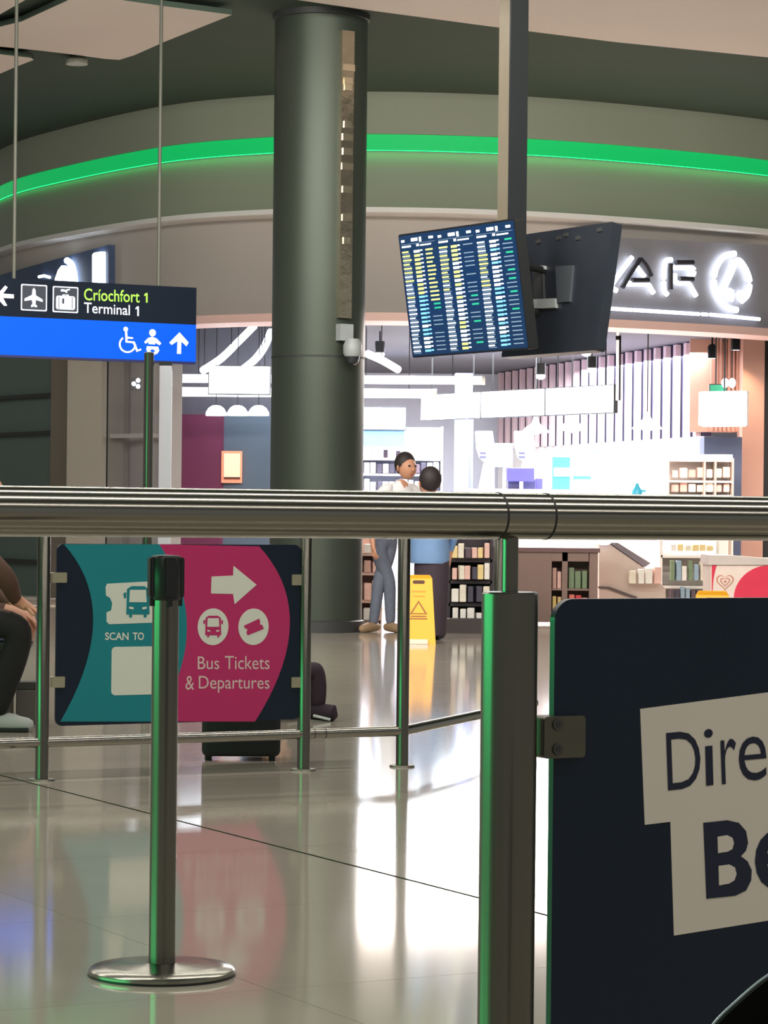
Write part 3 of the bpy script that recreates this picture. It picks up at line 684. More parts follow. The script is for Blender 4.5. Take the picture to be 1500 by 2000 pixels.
obj('lid', box((gb.x - 0.004, gb.y + 0.07, 0.2), (0.118, 0.125, 0.04), 0.1, 0.006), M('box_lid', (70, 74, 68), 0.6), gbx)
obj('foot', box((gb.x, gb.y + 0.07, 0.006), (0.13, 0.13, 0.012), 0.1), M('box_grey_dark', (96, 96, 96), 0.6), gbx)

# ================================================================== SHOP: LIGHTS AND SIGNS
def pbox(name, x0, y0, x1, y1, Y, dep, mat, parent=None, bev=0.0):
    a = pt(x0, y1, Y); b = pt(x1, y0, Y)
    return obj(name, box(((a.x + b.x) / 2, Y + dep / 2, (a.z + b.z) / 2), (abs(b.x - a.x), dep, abs(b.z - a.z)), 0, bev), mat, parent)
def base_of(x, y, Y): p = pt(x, y, Y); return p
# menu boards over the counter, hung in a line that runs back to the left
mA = pt(1200, 780, 33.0); mB = pt(822, 800, 36.6); mA.z = mB.z = 0
plM = Plane(mA, (mB - mA), Z); ML = (mB - mA).length
zM0, zM1 = pt(1200, 805, 33.0).z, pt(1200, 752, 33.0).z
for k, w in enumerate(('nearest the hanging rod', 'in the middle of the row', 'furthest back in the row')):
    s0, s1 = ML * k / 3 + 0.02, ML * (k + 1) / 3 - 0.02
    mb = thing('menu_board', plM.w((s0 + s1) / 2, zM0), 'glaring white lit menu board above the counter, ' + w, 'menu board', 'lit menu boards over the counter')
    obj('case', prism(plM, [(s0 - .01, zM0 - .01), (s1 + .01, zM0 - .01), (s1 + .01, zM1 + .01), (s0 - .01, zM1 + .01)], -0.06, 0.0), dark_grey, mb)
    obj('lit_face', prism(plM, [(s0, zM0), (s1, zM0), (s1, zM1), (s0, zM1)], 0.0, 0.01), white_led_hi, mb)
    for ss in (s0 + .2, s1 - .2): obj('hanger', mtube([plM.w(ss, zM1, -0.03), plM.w(ss, 3.32, -0.03)], 0.008, 8), black_metal, mb)
hr = pt(1206, 700, 32.6)
rodt = thing('hanging_rod', Vector((hr.x, hr.y, pt(1206, 782, 32.6).z)), 'thin bright vertical rod hanging beside the menu boards', 'rod')
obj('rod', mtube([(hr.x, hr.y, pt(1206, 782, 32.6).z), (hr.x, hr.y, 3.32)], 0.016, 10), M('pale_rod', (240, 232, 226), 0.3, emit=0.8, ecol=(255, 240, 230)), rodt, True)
obj('sleeve', mtube([(hr.x, hr.y, pt(1206, 664, 32.6).z), (hr.x, hr.y, pt(1206, 656, 32.6).z)], 0.024, 10), black_metal, rodt, True)
obj('lower_clip', mtube([(hr.x + 0.03, hr.y, pt(1206, 782, 32.6).z), (hr.x + 0.03, hr.y, pt(1206, 655, 32.6).z)], 0.012, 8), black_metal, rodt, True)
# long linear lights passing behind the column
for (y, x0, x1, lab, r) in ((739, 338, 944, 'upper long white tube light crossing behind the column', 0.05), (765, 336, 850, 'lower long white tube light crossing behind the column', 0.055)):
    a = pt(x0, y, 32.7); b = pt(x1, y + 4, 32.9)
    lt = thing('tube_light', (a + b) / 2, lab, 'light')
    obj('tube', mtube([a, b], r, 12), white_led, lt, True)
    for e in (a, b): obj('end_cap', mtube([e - X * 0.02, e + X * 0.02], r + 0.006, 12), lip_white, lt)
    for f in (0.1, 0.35, 0.62, 0.9): q = a.lerp(b, f); obj('hanger', mtube([q + Z * r, (q.x, q.y, 3.3)], 0.006, 6), dark_grey, lt)
for (P, lab) in (([(396, 724), (432, 700), (465, 668), (496, 637)], 'curved white light left of the column, the longer upper one'), ([(474, 722), (500, 700), (517, 676), (529, 648)], 'curved white light tucked against the left of the column'), ([(718, 691), (745, 703), (778, 722)], 'short slanted white light just right of the column')):
    q = smooth_poly([tuple(pt(x, y, 32.2 + 0.3 * i)) for i, (x, y) in enumerate(P)], 5)
    lt = thing('curved_light', q[0], lab, 'light'); obj('tube', mtube(q, 0.045, 10), white_led, lt, True)
    obj('hanger', mtube([q[len(q) // 2], (q[len(q) // 2][0], q[len(q) // 2][1], 3.33)], 0.006, 6), dark_grey, lt)
lp = thing('light_box', pt(465, 768, 32.3), 'glaring white lit box left of the column', 'light')
pbox('face', 408, 716, 527, 768, 32.3, 0.03, white_led, lp); pbox('case', 406, 714, 529, 770, 32.33, 0.1, dark_grey, lp)
for (px, w) in ((422, 'left'), (464, 'middle'), (505, 'right')):
    c = pt(px, 812, 32.5)
    dl = thing('dome_lamp', c, 'glowing white dome lamp, the %s one of the three beside the column' % w, 'lamp', 'dome lamps beside the column')
    obj('dome', lathe([(0, 0.125), (0.05, 0.118), (0.09, 0.09), (0.12, 0.04), (0.122, 0.0), (0, 0.0)], c, 24), white_led, dl, True)
    obj('cord', mtube([c + Z * 0.12, (c.x, c.y, 3.33)], 0.005, 6), dark_grey, dl)
for i, (px, py) in enumerate(((262, 750), (320, 748))):
    c = pt(px, py, 31.8)
    sl = thing('wall_spotlight', c, ('tiny glaring spotlight left of the slim totem', 'tiny glaring spotlight right of the slim totem')[i], 'light')
    for dx, dz in ((0, 0), (0.05, 0.04), (0.05, -0.03)): obj('bulb', ball(c + Vector((dx, -0.05, dz)), 0.026, seg=10), white_led, sl, True)
    obj('bracket', box(c + Vector((0.02, 0.02, 0)), (0.12, 0.04, 0.14)), dark_grey, sl)
# slim frame on the slate wall
fn = thing('framed_notice', pt(452, 943, 33.38), 'small orange lit framed notice on the slate wall', 'notice')
pbox('frame', 432, 881, 473, 943, 33.38, 0.06, M('orange_frame', (236, 150, 120), 0.5, emit=0.25, ecol=(255, 160, 130)), fn)
pbox('sheet', 437, 886, 469, 936, 33.36, 0.02, M('warm_sheet', (240, 208, 180), 0.6, emit=0.35, ecol=(255, 214, 180)), fn)
pbox('shadow_gap', 437, 932, 469, 936, 33.355, 0.01, M('brown_gap', (90, 50, 40), 0.7), fn)
# spot lights on the shop ceiling
for (px, py, lab) in ((1145, 690, 'bright oval downlight below the dark screen, the upper one'), (1156, 722, 'bright oval downlight below the dark screen, the lower one'), (1056, 735, 'small bright downlight left of the oval pair'), (742, 692, 'bright track spot right of the column')):
    c = pt(px, py, 34.0)
    t = thing('downlight', c, lab, 'light')
    obj('lens', ball(c, 0.055, 1.1, 1, 0.75, 14), white_led, t, True)
    obj('can', lathe([(0.05, 0.02), (0.06, 0.03), (0.06, 0.16), (0, 0.16)], c, 18), dark_grey, t, True)
    obj('stem', mtube([c + Z * 0.15, (c.x, c.y, 3.33)], 0.01, 8), dark_grey, t)
for (px, py, lab) in ((1391, 690, 'black cylinder spotlight in front of the copper flutes'), (1437, 674, 'black spotlight above the copper pier')):
    c = pt(px, py, 33.6); t = thing('black_spotlight', c, lab, 'light')
    obj('can', lathe([(0.055, -0.06), (0.055, 0.08), (0.03, 0.11), (0, 0.11)], c, 18), black_metal, t, True)
    obj('lens', lathe([(0, -0.062), (0.05, -0.062), (0.05, -0.055)], c, 18), white_led_lo, t); obj('stem', mtube([c + Z * 0.1, (c.x, c.y, 3.33)], 0.012, 8), black_metal, t)
d = bpy.data.lights.new('copper_spot', 'SPOT'); d.energy = 60; d.color = (1, 0.7, 0.45); d.spot_size = 1.2; d.spot_blend = 0.8
o = bpy.data.objects.new('copper_spot', d); COL.objects.link(o); o.location = pt(1437, 672, 33.9); o.rotation_euler = (math.radians(28), 0, math.radians(-10))
# pendant lamps over the counter
shade_m = M('white_enamel_shade', (245, 240, 240), 0.35, emit=0.5, ecol=(255, 250, 248))
for (px, py, Y, lab) in ((1264, 838, 33.2, 'wide white pendant shade nearest the lit box'), (1117, 841, 34.6, 'wide white pendant shade in the middle of the counter'), (1046, 845, 36.0, 'wide white pendant shade furthest along the counter')):
    c = pt(px, py, Y); t = thing('pendant_lamp', c, lab, 'lamp', 'pendant lamps over the counter')
    obj('shade', lathe([(0.185, 0.0), (0.175, 0.02), (0.12, 0.075), (0.06, 0.11), (0.04, 0.15), (0.03, 0.2), (0, 0.21)], c, 28), shade_m, t, True)
    obj('bulb', ball(c + Z * 0.02, 0.08, 1, 1, 0.6, 14), white_led, t, True)
    obj('cord', mtube([c + Z * 0.2, (c.x, c.y, 3.33)], 0.007, 8), dark_grey, t)
# white light box with small green box at the right
lb = pt(1413, 830, 32.4)
plX = Plane(pt(1372, 832, 32.9), Vector((0.87, -0.5, 0)), Z)
t = thing('lit_sign_box', lb, 'blank glaring white light box in front of the copper pier', 'sign')
a = plX.st(1371, 831); q1 = plX.st(1457, 812)[0]; hh = plX.st(1371, 771)[1]
obj('lit_face', prism(plX, rrect(0, 0, q1, hh + 0.03, 0.02), 0, 0.12), white_led_hi, t); obj('case', prism(plX, rrect(-0.01, -0.01, q1 + 0.01, hh + 0.04, 0.02), -0.05, 0.0), lip_white, t)
obj('hanger', mtube([plX.w(q1 / 2, hh), plX.w(q1 / 2, 3.3 - plX.o.z)], 0.01, 8), dark_grey, t)
t = thing('green_exit_light', pt(1403, 772, 33.3), 'small green lit sign behind the white light box', 'sign'); obj('hanger', mtube([pt(1398, 752, 33.35), Vector((pt(1398, 752, 33.35).x, 33.35, 3.33))], 0.008, 8), dark_grey, t)
pbox('lit_face', 1387, 752, 1418, 774, 33.3, 0.02, M('green_exit', (30, 150, 110), 0.5, emit=0.5, ecol=(40, 160, 120)), t); pbox('case', 1385, 750, 1420, 776, 33.32, 0.06, dark_grey, t)
for i, (px, py) in enumerate(((1416, 748), (1430, 748))):
    t = thing('globe_lamp', pt(px, py + 9, 33.2), 'small white globe lamp above the light box, the %s one' % ('left', 'right')[i], 'lamp')
    obj('globe', ball(pt(px, py, 33.2), 0.055, 0.8, 0.8, 1.1, 14), white_led, t, True); obj('stem', mtube([pt(px, py, 33.2), Vector((*pt(px, py, 33.2).xy, 3.33))], 0.006, 6), dark_grey, t)

# ---- big sign on the recessed wall, letters A R and tree emblem
sA = pt(1165, 550, 30.62); sB = pt(1492, 550, 31.95); sA.z = sB.z = 0
plA = Plane(sA, sB - sA, Z)
rs = thing('shop_sign', plA.px(1330, 628), 'dark sign band with glowing letters and tree emblem on the bulkhead', 'sign')
sign_grey = M('sign_grey_field', (140, 138, 146), 0.6, var=0.08)
obj('field', pprism(plA, [(1160, 628), (1500, 650), (1500, 478), (1160, 462)], -0.12, 0.0), sign_grey, rs)
glow = M('letter_glow', (250, 252, 255), 0.4, emit=4.0, ecol=(236, 246, 255)); ldark = M('letter_face', (48, 46, 56), 0.5)
def stroke(pix, r, mat, name, d=0.05, n=8):
    return obj(name, mtube([plA.px(x, y, d) for x, y in smooth_poly(pix, 4)], r, n), mat, rs, True)
for nm, lst in (('letter_a', [[(1229, 503), (1210, 528), (1191, 554), (1190, 563), (1199, 568)], [(1236, 519), (1245, 531), (1253, 541)], [(1213, 554), (1240, 555), (1259, 556), (1266, 566), (1271, 573)]]),
                ('letter_r', [[(1306, 508), (1297, 509), (1293, 516), (1291, 545), (1292, 568), (1298, 576)], [(1311, 523), (1332, 523), (1348, 525), (1348, 537), (1340, 539)], [(1312, 535), (1312, 547), (1318, 553), (1338, 554), (1347, 567), (1354, 579)]]),
                ('tree_emblem', [[(1430, 496), (1408, 502), (1392, 526), (1389, 556), (1400, 585), (1417, 602), (1434, 606)], [(1406, 567), (1420, 538), (1434, 509), (1449, 524), (1458, 550), (1454, 576), (1442, 589)], [(1407, 569), (1424, 571), (1421, 588)], [(1437, 573), (1451, 575)]])):
    for q in lst: stroke(q, 0.03 if nm != 'tree_emblem' else 0.036, glow, nm)
for q in ([(1242, 507), (1225, 530), (1207, 562)], [(1242, 507), (1254, 522), (1263, 540)], [(1226, 548), (1258, 548)], [(1311, 514), (1345, 514)], [(1318, 545), (1345, 546)], [(1301, 516), (1301, 566)]):
    stroke(q, 0.03, ldark, 'letter_face', 0.08)
led_line = M('white_led_line', (245, 248, 255), 0.4, emit=1.6, ecol=(226, 236, 255))
for (x0, y0, x1, y1) in ((1169, 602, 1229, 606), (1232, 606, 1360, 614), (1365, 614, 1376, 615), (1381, 615, 1478, 624)):
    obj('light_line', mtube([plA.px(x0, y0, 0.05), plA.px(x1, y1, 0.05)], 0.022, 8), led_line, rs, True)
# second copy of the emblem on the left flank of the bulkhead
tA = pt(20, 520, 34.9); tB = pt(225, 520, 32.3); tA.z = tB.z = 0
plT = Plane(tA, tB - tA, Z)
ls = thing('shop_sign', plT.px(120, 560), 'dark sign field with glowing arches above the hanging terminal sign', 'sign')
obj('field', pprism(plT, [(-150, 640), (212, 600), (212, 478), (60, 520), (-150, 580)], -0.1, 0.0), M('sign_blue_field', (66, 84, 118), 0.6), ls)
obj('glow_arch', pprism(plT, [(115, 560), (116, 545), (122, 528), (129, 519), (136, 521), (141, 532), (143, 548), (143, 565)], 0.0, 0.06), glow, ls)
obj('glow_arch', mtube([plT.px(x, y, 0.05) for x, y in smooth_poly([(138, 509), (146, 516), (151, 530), (154, 550), (155, 575)], 4)], 0.04, 8), glow, ls, True)
obj('glow_bar', pprism(plT, [(189, 498), (193, 494), (206, 492), (207, 600), (189, 600)], 0.0, 0.06), glow, ls)
obj('glow_arch', mtube([plT.px(x, y, 0.04) for x, y in ((82, 541), (92, 539), (103, 542))], 0.02, 8), led_line, ls, True)

# ================================================================== SHOP: FITTINGS AND GOODS
PAL = [(236, 190, 180), (240, 226, 210), (220, 120, 110), (250, 240, 230), (150, 176, 196), (96, 80, 92), (226, 196, 120), (200, 60, 70), (120, 140, 110), (240, 210, 150), (70, 66, 84), (200, 160, 150)]
PM = [M('package_%d' % i, c, 0.5, var=0.25, scale=14) for i, c in enumerate(PAL)]
grnd = random.Random(11)
CN = ['pink', 'cream', 'coral', 'white', 'grey blue', 'plum', 'golden', 'red', 'grey green', 'pale yellow', 'dark violet', 'rosy beige']
ORD = ['first', 'second', 'third', 'fourth', 'fifth', 'sixth', 'seventh', 'eighth', 'ninth', 'tenth', 'eleventh', 'twelfth']
def goods(x0, x1, ybot, hpx, Y, n, where, cat, group, name='package', pal=None, jitter=0.35):
    w = (x1 - x0) / n
    for k in range(n):
        a = pt(x0 + w * k, ybot, Y); b = pt(x0 + w * (k + 1), ybot, Y)
        ww = (b.x - a.x) * grnd.uniform(0.7, 0.92); hh = hpx * Y / F * grnd.uniform(1 - jitter, 1.0)
        ci = grnd.choice(pal) if pal else grnd.randrange(len(PM)); m = PM[ci]
        bm = box(((a.x + b.x) / 2, Y + 0.06, a.z + hh / 2), (ww, 0.1, hh), grnd.uniform(-0.12, 0.12), min(ww, hh) * 0.14)
        tag(obj(name, bm, m), '%s %s, %s from left %s' % (CN[ci], cat, ORD[k], where), cat, group)
white_fit = M('white_fitting', (236, 230, 226), 0.5, var=0.04); brown_fit = M('brown_cabinet', (136, 112, 104), 0.5, var=0.08); beige_fit = M('beige_counter', (200, 182, 172), 0.5, var=0.06)
def zof(y, Y): return pt(750, y, Y).z
def rack(name, label, x0, x1, Y, shelves, ytop, dep, mat, posts=True, base=0.0):
    a = pt(x0, 1000, Y); b = pt(x1, 1000, Y)
    t = thing(name, Vector(((a.x + b.x) / 2, Y + dep / 2, 0)), label, 'rack')
    zt_ = zof(ytop, Y); cx = (a.x + b.x) / 2; w = b.x - a.x
    obj('back_panel', box((cx, Y + dep, zt_ / 2), (w, 0.03, zt_)), mat, t)
    for y in shelves: obj('shelf', box((cx, Y + dep / 2, zof(y, Y) - 0.015), (w, dep, 0.03)), mat, t)
    for x in (a.x, b.x): obj('side_panel', box((x, Y + dep / 2, zt_ / 2), (0.03, dep, zt_)), mat, t)
    return t
# racks seen below the near rail
rack('snack_rack', 'pale goods rack right of the round column base', 690, 745, 27.3, [1080, 1118, 1172, 1212], 1046, 0.35, M('rack_beige', (210, 180, 170), 0.5))
for shn, (yb, h, n, pal) in zip(('top', 'second', 'third', 'bottom'), ((1080, 24, 3, [0, 1, 3]), (1118, 30, 3, [0, 11, 3]), (1172, 44, 3, [1, 3, 0]), (1212, 26, 3, [3, 10, 3]))):
    goods(693, 742, yb, h, 27.25, n, 'on %s shelf of the pale rack' % shn, 'package', 'packages on the pale rack', pal=pal)
rack('snack_rack', 'dark goods rack between the wet floor sign and near post', 878, 962, 25.6, [1090, 1132, 1176, 1222], 1030, 0.4, M('rack_dark', (52, 46, 54), 0.5))
obj_ = obj('plinth', box((pt(915, 1000, 25.3).x, 25.5, 0.065), (0.55, 0.5, 0.13)), M('rack_plinth', (60, 52, 52), 0.5)); obj_.parent = [o for o in COL.objects if o.name.startswith('snack_rack')][-1]; obj_.matrix_basis = WM[obj_.parent].inverted() @ WM[obj_]
for shn, (yb, h, n, pal) in zip(('top', 'second', 'third', 'bottom'), ((1090, 30, 6, [1, 0, 9, 5, 3]), (1132, 34, 6, [9, 1, 10, 0, 3]), (1176, 36, 5, [5, 10, 3, 1, 10]), (1222, 36, 5, [6, 4, 3, 1, 3]))):
    goods(882, 958, yb, h, 25.5, n, 'on %s shelf of the dark rack' % shn, 'package', 'packages on the dark rack', pal=pal)
# brown cabinet with two open bays
Yc = 27.2
cb = thing('cabinet', pt(1085, 1000, Yc) * 1.0, 'brown open fronted cabinet behind the near post and panel', 'cabinet')
def part_px(name, x0, y0, x1, y1, Y, dep, mat, par): return pbox(name, x0, y0, x1, y1, Y, dep, mat, par)
part_px('body_back', 958, 1076, 1168, 1214, Yc + 0.3, 0.05, brown_fit, cb)
part_px('door', 958, 1076, 1078, 1214, Yc, 0.3, brown_fit, cb); part_px('divider', 1097, 1076, 1109, 1214, Yc, 0.3, brown_fit, cb); part_px('side', 1150, 1076, 1168, 1214, Yc, 0.3, brown_fit, cb)
part_px('header', 1078, 1076, 1150, 1096, Yc, 0.3, brown_fit, cb); part_px('worktop', 952, 1071, 1172, 1077, Yc - 0.03, 0.4, M('cabinet_top', (112, 84, 84), 0.4), cb)
part_px('drawer', 964, 1072, 988, 1095, Yc - 0.01, 0.02, M('pink_drawer', (206, 160, 152), 0.5), cb)
part_px('shelf', 1078, 1150, 1150, 1153, Yc + 0.02, 0.28, brown_fit, cb)
goods(1079, 1097, 1150, 50, Yc + 0.05, 2, 'in upper row of left cabinet bay', 'package', 'packages in the left cabinet bay', pal=[0, 3, 11])
goods(1110, 1149, 1150, 48, Yc + 0.05, 3, 'in upper row of right cabinet bay', 'package', 'packages in the right cabinet bay', pal=[8, 9, 7, 2, 2])
goods(1079, 1097, 1190, 30, Yc + 0.05, 2, 'in lower row of left cabinet bay', 'package', 'packages in the left cabinet bay', pal=[6, 9])
goods(1110, 1149, 1190, 34, Yc + 0.05, 3, 'in lower row of right cabinet bay', 'package', 'packages in the right cabinet bay', pal=[2, 7, 0])
# beige sloping counter display
Yd = 27.9
ct = thing('counter', pt(1230, 1000, Yd), 'beige counter with dark sloping top edge above the navy panel', 'counter')
plD = Plane(Vector((0, Yd, 0)), X, Z)
obj('body', pprism(plD, [(1170, 1215), (1300, 1215), (1300, 1150), (1262, 1112), (1190, 1062), (1170, 1062)], -0.5, 0.0), beige_fit, ct)
obj('sloping_edge', pprism(plD, [(1190, 1060), (1206, 1060), (1270, 1100), (1258, 1108)], -0.5, 0.03), M('slate_edge', (118, 108, 118), 0.4), ct)
obj('lower_edge', pprism(plD, [(1168, 1145), (1190, 1146), (1245, 1166), (1240, 1170), (1186, 1150), (1168, 1149)], 0.0, 0.03), M('dark_edge', (88, 72, 72), 0.5), ct)
obj('white_lamp', ball(pt(1180, 1060, Yd - 0.05), 0.05, 1.4, 1, 0.5, 12), white_led_lo, ct, True)
goods(1228, 1292, 1140, 34, Yd - 0.2, 4, 'on the beige sloping counter', 'bag', 'white bags on the counter', 'bag', pal=[3, 1, 3, 0])
# shelf unit and shelf goods
rack('wall_shelf', 'white shelf unit between the counter and the freezer', 1292, 1402, 28.6, [1078, 1138, 1180], 1050, 0.4, white_fit)
goods(1308, 1395, 1076, 16, 28.5, 6, 'on top shelf beside the freezer', 'package', 'boxes on the top shelf by the freezer', pal=[3, 1, 9])
goods(1308, 1390, 1134, 40, 28.5, 7, 'on middle shelf beside the freezer', 'package', 'packs on the middle shelf by the freezer', pal=[8, 1, 4, 8, 3])
goods(1308, 1380, 1172, 26, 28.5, 7, 'on lower shelf beside the freezer', 'package', 'packs on the lower shelf by the freezer', pal=[5, 10, 5, 4])
# ice cream freezer with heart emblem
Yf = 24.6
fz = thing('freezer', pt(1470, 1000, Yf), 'white and red ice cream freezer with a heart emblem', 'freezer')
fzw = M('freezer_white', (240, 222, 214), 0.4); fzr = M('freezer_red', (226, 52, 84), 0.4); fzh = M('freezer_heart_line', (206, 140, 120), 0.4)
plZ = Plane(Vector((0, Yf, 0)), X, Z)
obj('body', pprism(plZ, [(1388, 1240), (1640, 1240), (1640, 1100), (1388, 1100)], -0.6, 0.0), fzw, fz)
obj('lid', pprism(plZ, [(1383, 1103), (1642, 1103), (1642, 1092), (1500, 1091), (1430, 1085), (1384, 1084)], -0.62, 0.02), M('freezer_lid', (216, 204, 200), 0.3), fz)
obj('red_edge', pprism(plZ, arcpts((1390, 1104), (1390, 1135), (1390, 1170)) + arcpts((1392, 1170), (1393, 1135), (1400, 1104)), 0.0, 0.004), fzr, fz)
s, t = plZ.st(1502, 1170); obj('red_field', prism(plZ, [p for p in circ(s, t, 0.315, 0.30, 48) if p[1] > zof(1239, Yf)], 0.0, 0.004), fzr, fz)
def heart(cx, cy, k, d, mat, par):
    pts = []
    for i in range(40):
        a = 2 * math.pi * i / 40; pts.append((cx + k * 16 * math.sin(a) ** 3, cy - k * (13 * math.cos(a) - 5 * math.cos(2 * a) - 2 * math.cos(3 * a) - math.cos(4 * a))))
    return obj('heart_emblem', pprism(plZ, pts, d, d + 0.003), mat, par)
h0 = heart(1416, 1136, 1.08, 0.0, fzh, fz)
for i, k in enumerate((0.9, 0.62, 0.45, 0.2)): heart(1416, 1136, k, 0.003 * (i + 1), fzw if i % 2 == 0 else fzh, h0)

# ---- above the rail: fridge, shelves, machines, stock
Yr = 38.2
frg = thing('drinks_fridge', pt(1120, 1000, Yr), 'white two door drinks fridge with cyan lit glass', 'fridge')
def up_(name, x0, y0, x1, y1, Y, dep, mat, par): return pbox(name, x0, y0, x1, y1, Y, dep, mat, par)
zz = lambda y, Y: zof(y, Y)
obj('cabinet', box((pt(1120, 900, Yr).x, Yr + 0.35, zz(881, Yr) / 2), ((1168 - 1072) * Yr / F, 0.6, zz(881, Yr))), white_fit, frg)
up_('top_edge', 1071, 879, 1168, 884, Yr - 0.02, 0.1, M('fridge_grey_edge', (100, 110, 124), 0.5), frg)
cy1 = M('cyan_glass_dark', (64, 132, 178), 0.15, emit=0.35, ecol=(90, 160, 205)); cy2 = M('cyan_glass_pale', (130, 214, 232), 0.15, emit=0.6, ecol=(150, 220, 236))
d1 = up_('door', 1078, 893, 1113, 968, Yr, 0.05, cy1, frg); d2 = up_('door', 1120, 892, 1156, 968, Yr, 0.05, cy2, frg)
up_('shelf', 1082, 914, 1112, 930, Yr - 0.02, 0.02, white_led_lo, d1); up_('shelf', 1122, 937, 1156, 966, Yr - 0.02, 0.02, white_led_lo, d2); up_('bar', 1120, 930, 1154, 936, Yr - 0.02, 0.02, M('fridge_bar', (60, 120, 150), 0.4), d2); up_('frame', 1113, 888, 1120, 968, Yr - 0.02, 0.06, white_fit, frg)
# white wall unit with product shelf at the right
dk = thing('tall_unit', pt(1413, 1000, 33.6), 'dark slate tall unit under the slats beside the copper pier', 'cabinet')
slate2 = M('slate_unit', (74, 84, 112), 0.5)
obj('body', box((pt(1413, 900, 33.6).x, 33.9, zz(846, 33.6) / 2), ((1450 - 1376) * 33.6 / F, 0.5, zz(846, 33.6))), slate2, dk)
obj('door_line', box((pt(1432, 900, 33.6).x, 33.64, 0.9), (0.012, 0.02, 1.7)), black_metal, dk)
ds = thing('display_shelf', pt(1370, 1000, 32.6), 'brightly lit white product shelf in front of the slate unit', 'shelf')
Ys = 32.6
obj('back_panel', box((pt(1368, 900, Ys).x, Ys + 0.35, zz(888, Ys) / 2), ((1432 - 1305) * Ys / F, 0.04, zz(888, Ys))), white_fit, ds)
for y in (893, 934, 962, 992): obj('shelf', box((pt(1368, 900, Ys).x, Ys + 0.18, zz(y, Ys)), ((1432 - 1305) * Ys / F, 0.34, 0.025)), white_fit, ds)
up_('light_bar', 1306, 888, 1431, 896, Ys - 0.02, 0.04, white_led_lo, ds)
for x in (1305, 1376, 1397, 1431): obj('upright', box((pt(x, 900, Ys).x, Ys + 0.1, zz(888, Ys) / 2), (0.02, 0.3, zz(888, Ys))), M('shelf_upright', (196, 180, 168), 0.5), ds)
for shn, yb, h in (('top', 933, 22), ('middle', 961, 20), ('bottom', 990, 20)):
    goods(1310, 1428, yb, h, Ys + 0.05, 7, 'on %s tier of the lit product shelf' % shn, 'package', 'packs on the lit product shelf', pal=[0, 1, 3, 11, 0])
# white hoods, blue block, purple trays
for (x0, x1, lab) in ((929, 966, 'white coffee grinder hood, the left one'), (1005, 1045, 'white coffee grinder hood, the right one')):
    Ym = 36.4; t = thing('coffee_grinder', pt((x0 + x1) / 2, 960, Ym), lab, 'machine')
    plG = Plane(Vector((0, Ym, 0)), X, Z)
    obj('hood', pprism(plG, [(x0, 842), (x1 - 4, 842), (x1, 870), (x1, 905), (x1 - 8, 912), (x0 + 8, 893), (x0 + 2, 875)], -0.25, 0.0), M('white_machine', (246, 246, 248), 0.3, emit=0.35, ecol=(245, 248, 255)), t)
    for yy in (885, 893): obj('dark_slot', pprism(plG, [(x0 + 7, yy - 2), (x0 + 20, yy - 2), (x0 + 21, yy + 2), (x0 + 9, yy + 2)], 0.0, 0.01), M('slot_dark', (84, 84, 110), 0.5), t)
    obj('body', pprism(plG, [(x0 + 6, 957), (x1, 957), (x1, 905), (x0 + 16, 905)], -0.25, -0.02), white_fit, t)
t = thing('blue_block', pt(982, 912, 37.2), 'pale blue panel between the two coffee grinders', 'panel'); up_('stem', 980, 911, 988, 1158, 37.25, 0.1, white_fit, t); up_('panel', 966, 868, 1002, 912, 37.2, 0.2, M('pale_blue_panel', (120, 150, 214), 0.5), t); up_('rim', 965, 866, 1003, 869, 37.19, 0.22, white_fit, t)
t = thing('blue_pillar', pt(906, 970, 37.6), 'lilac blue square pillar left of the coffee grinders', 'pillar')
obj('shaft', box((pt(906, 900, 37.6).x, 37.75, 1.5), ((925 - 889) * 37.6 / F, 0.3, 3.0)), M('lilac_blue', (128, 142, 196), 0.5), t); obj('edge_strip', box((pt(918, 900, 37.6).x, 37.59, 1.5), (0.02, 0.02, 3.0)), M('lilac_dark', (110, 110, 160), 0.5), t)
pur = M('purple_tray', (92, 88, 152), 0.5); pur2 = M('dark_purple_tray', (64, 62, 96), 0.5)
t = thing('serving_counter', pt(1010, 1000, 35.2), 'white serving counter below the coffee grinders', 'counter')
zt_ = zz(958, 35.2); obj('body', box((1.95, 36.0, zt_ / 2), (2.0, 1.3, zt_)), white_fit, t); obj('worktop', box((1.95, 36.0, zt_ + 0.02), (2.05, 1.35, 0.04)), M('counter_top_purple', (170, 170, 214), 0.4), t)
for i, (x0, y0, x1, y1, m) in enumerate(((990, 914, 1044, 940, pur), (992, 934, 1015, 957, pur2), (1022, 936, 1046, 957, pur2), (1046, 934, 1060, 957, pur))):
    tag(pbox('crate', x0, y0, x1, y1, 35.5 + 0.15 * i, 0.13, m, None, 0.01), ('wide purple crate', 'small dark purple crate at left', 'small dark purple crate in the middle', 'narrow purple crate at right')[i] + ' on the serving counter', 'crate', 'purple crates on the serving counter')
# stock shelf at the back, right of the column
t = rack('stock_shelf', 'crowded pale stock shelf right of the column above the rail', 706, 862, 38.8, [895, 925, 958], 832, 0.5, M('stock_shelf_white', (226, 228, 240), 0.5))
t2 = thing('poster_light', pt(750, 840, 38.4), 'glaring white lit poster above the stock shelf', 'sign'); up_('lit_face', 708, 797, 792, 838, 38.4, 0.03, white_led_hi, t2); up_('case', 706, 795, 794, 840, 38.43, 0.08, dark_grey, t2)
t2 = thing('blue_header', pt(750, 874, 38.45), 'blue header board under the lit poster', 'board'); up_('board', 710, 840, 790, 874, 38.45, 0.36, M('header_blue', (96, 140, 196), 0.5), t2); up_('rim', 709, 873, 791, 876, 38.44, 0.06, white_fit, t2)
t2 = thing('grey_panels', pt(830, 880, 38.9), 'pale grey wall cupboard right of the blue header', 'cupboard')
for k in range(3): up_('door', 794 + k * 23, 842, 815 + k * 23, 884, 38.75, 0.05, M('cupboard_pale', (196, 206, 222), 0.5), t2)
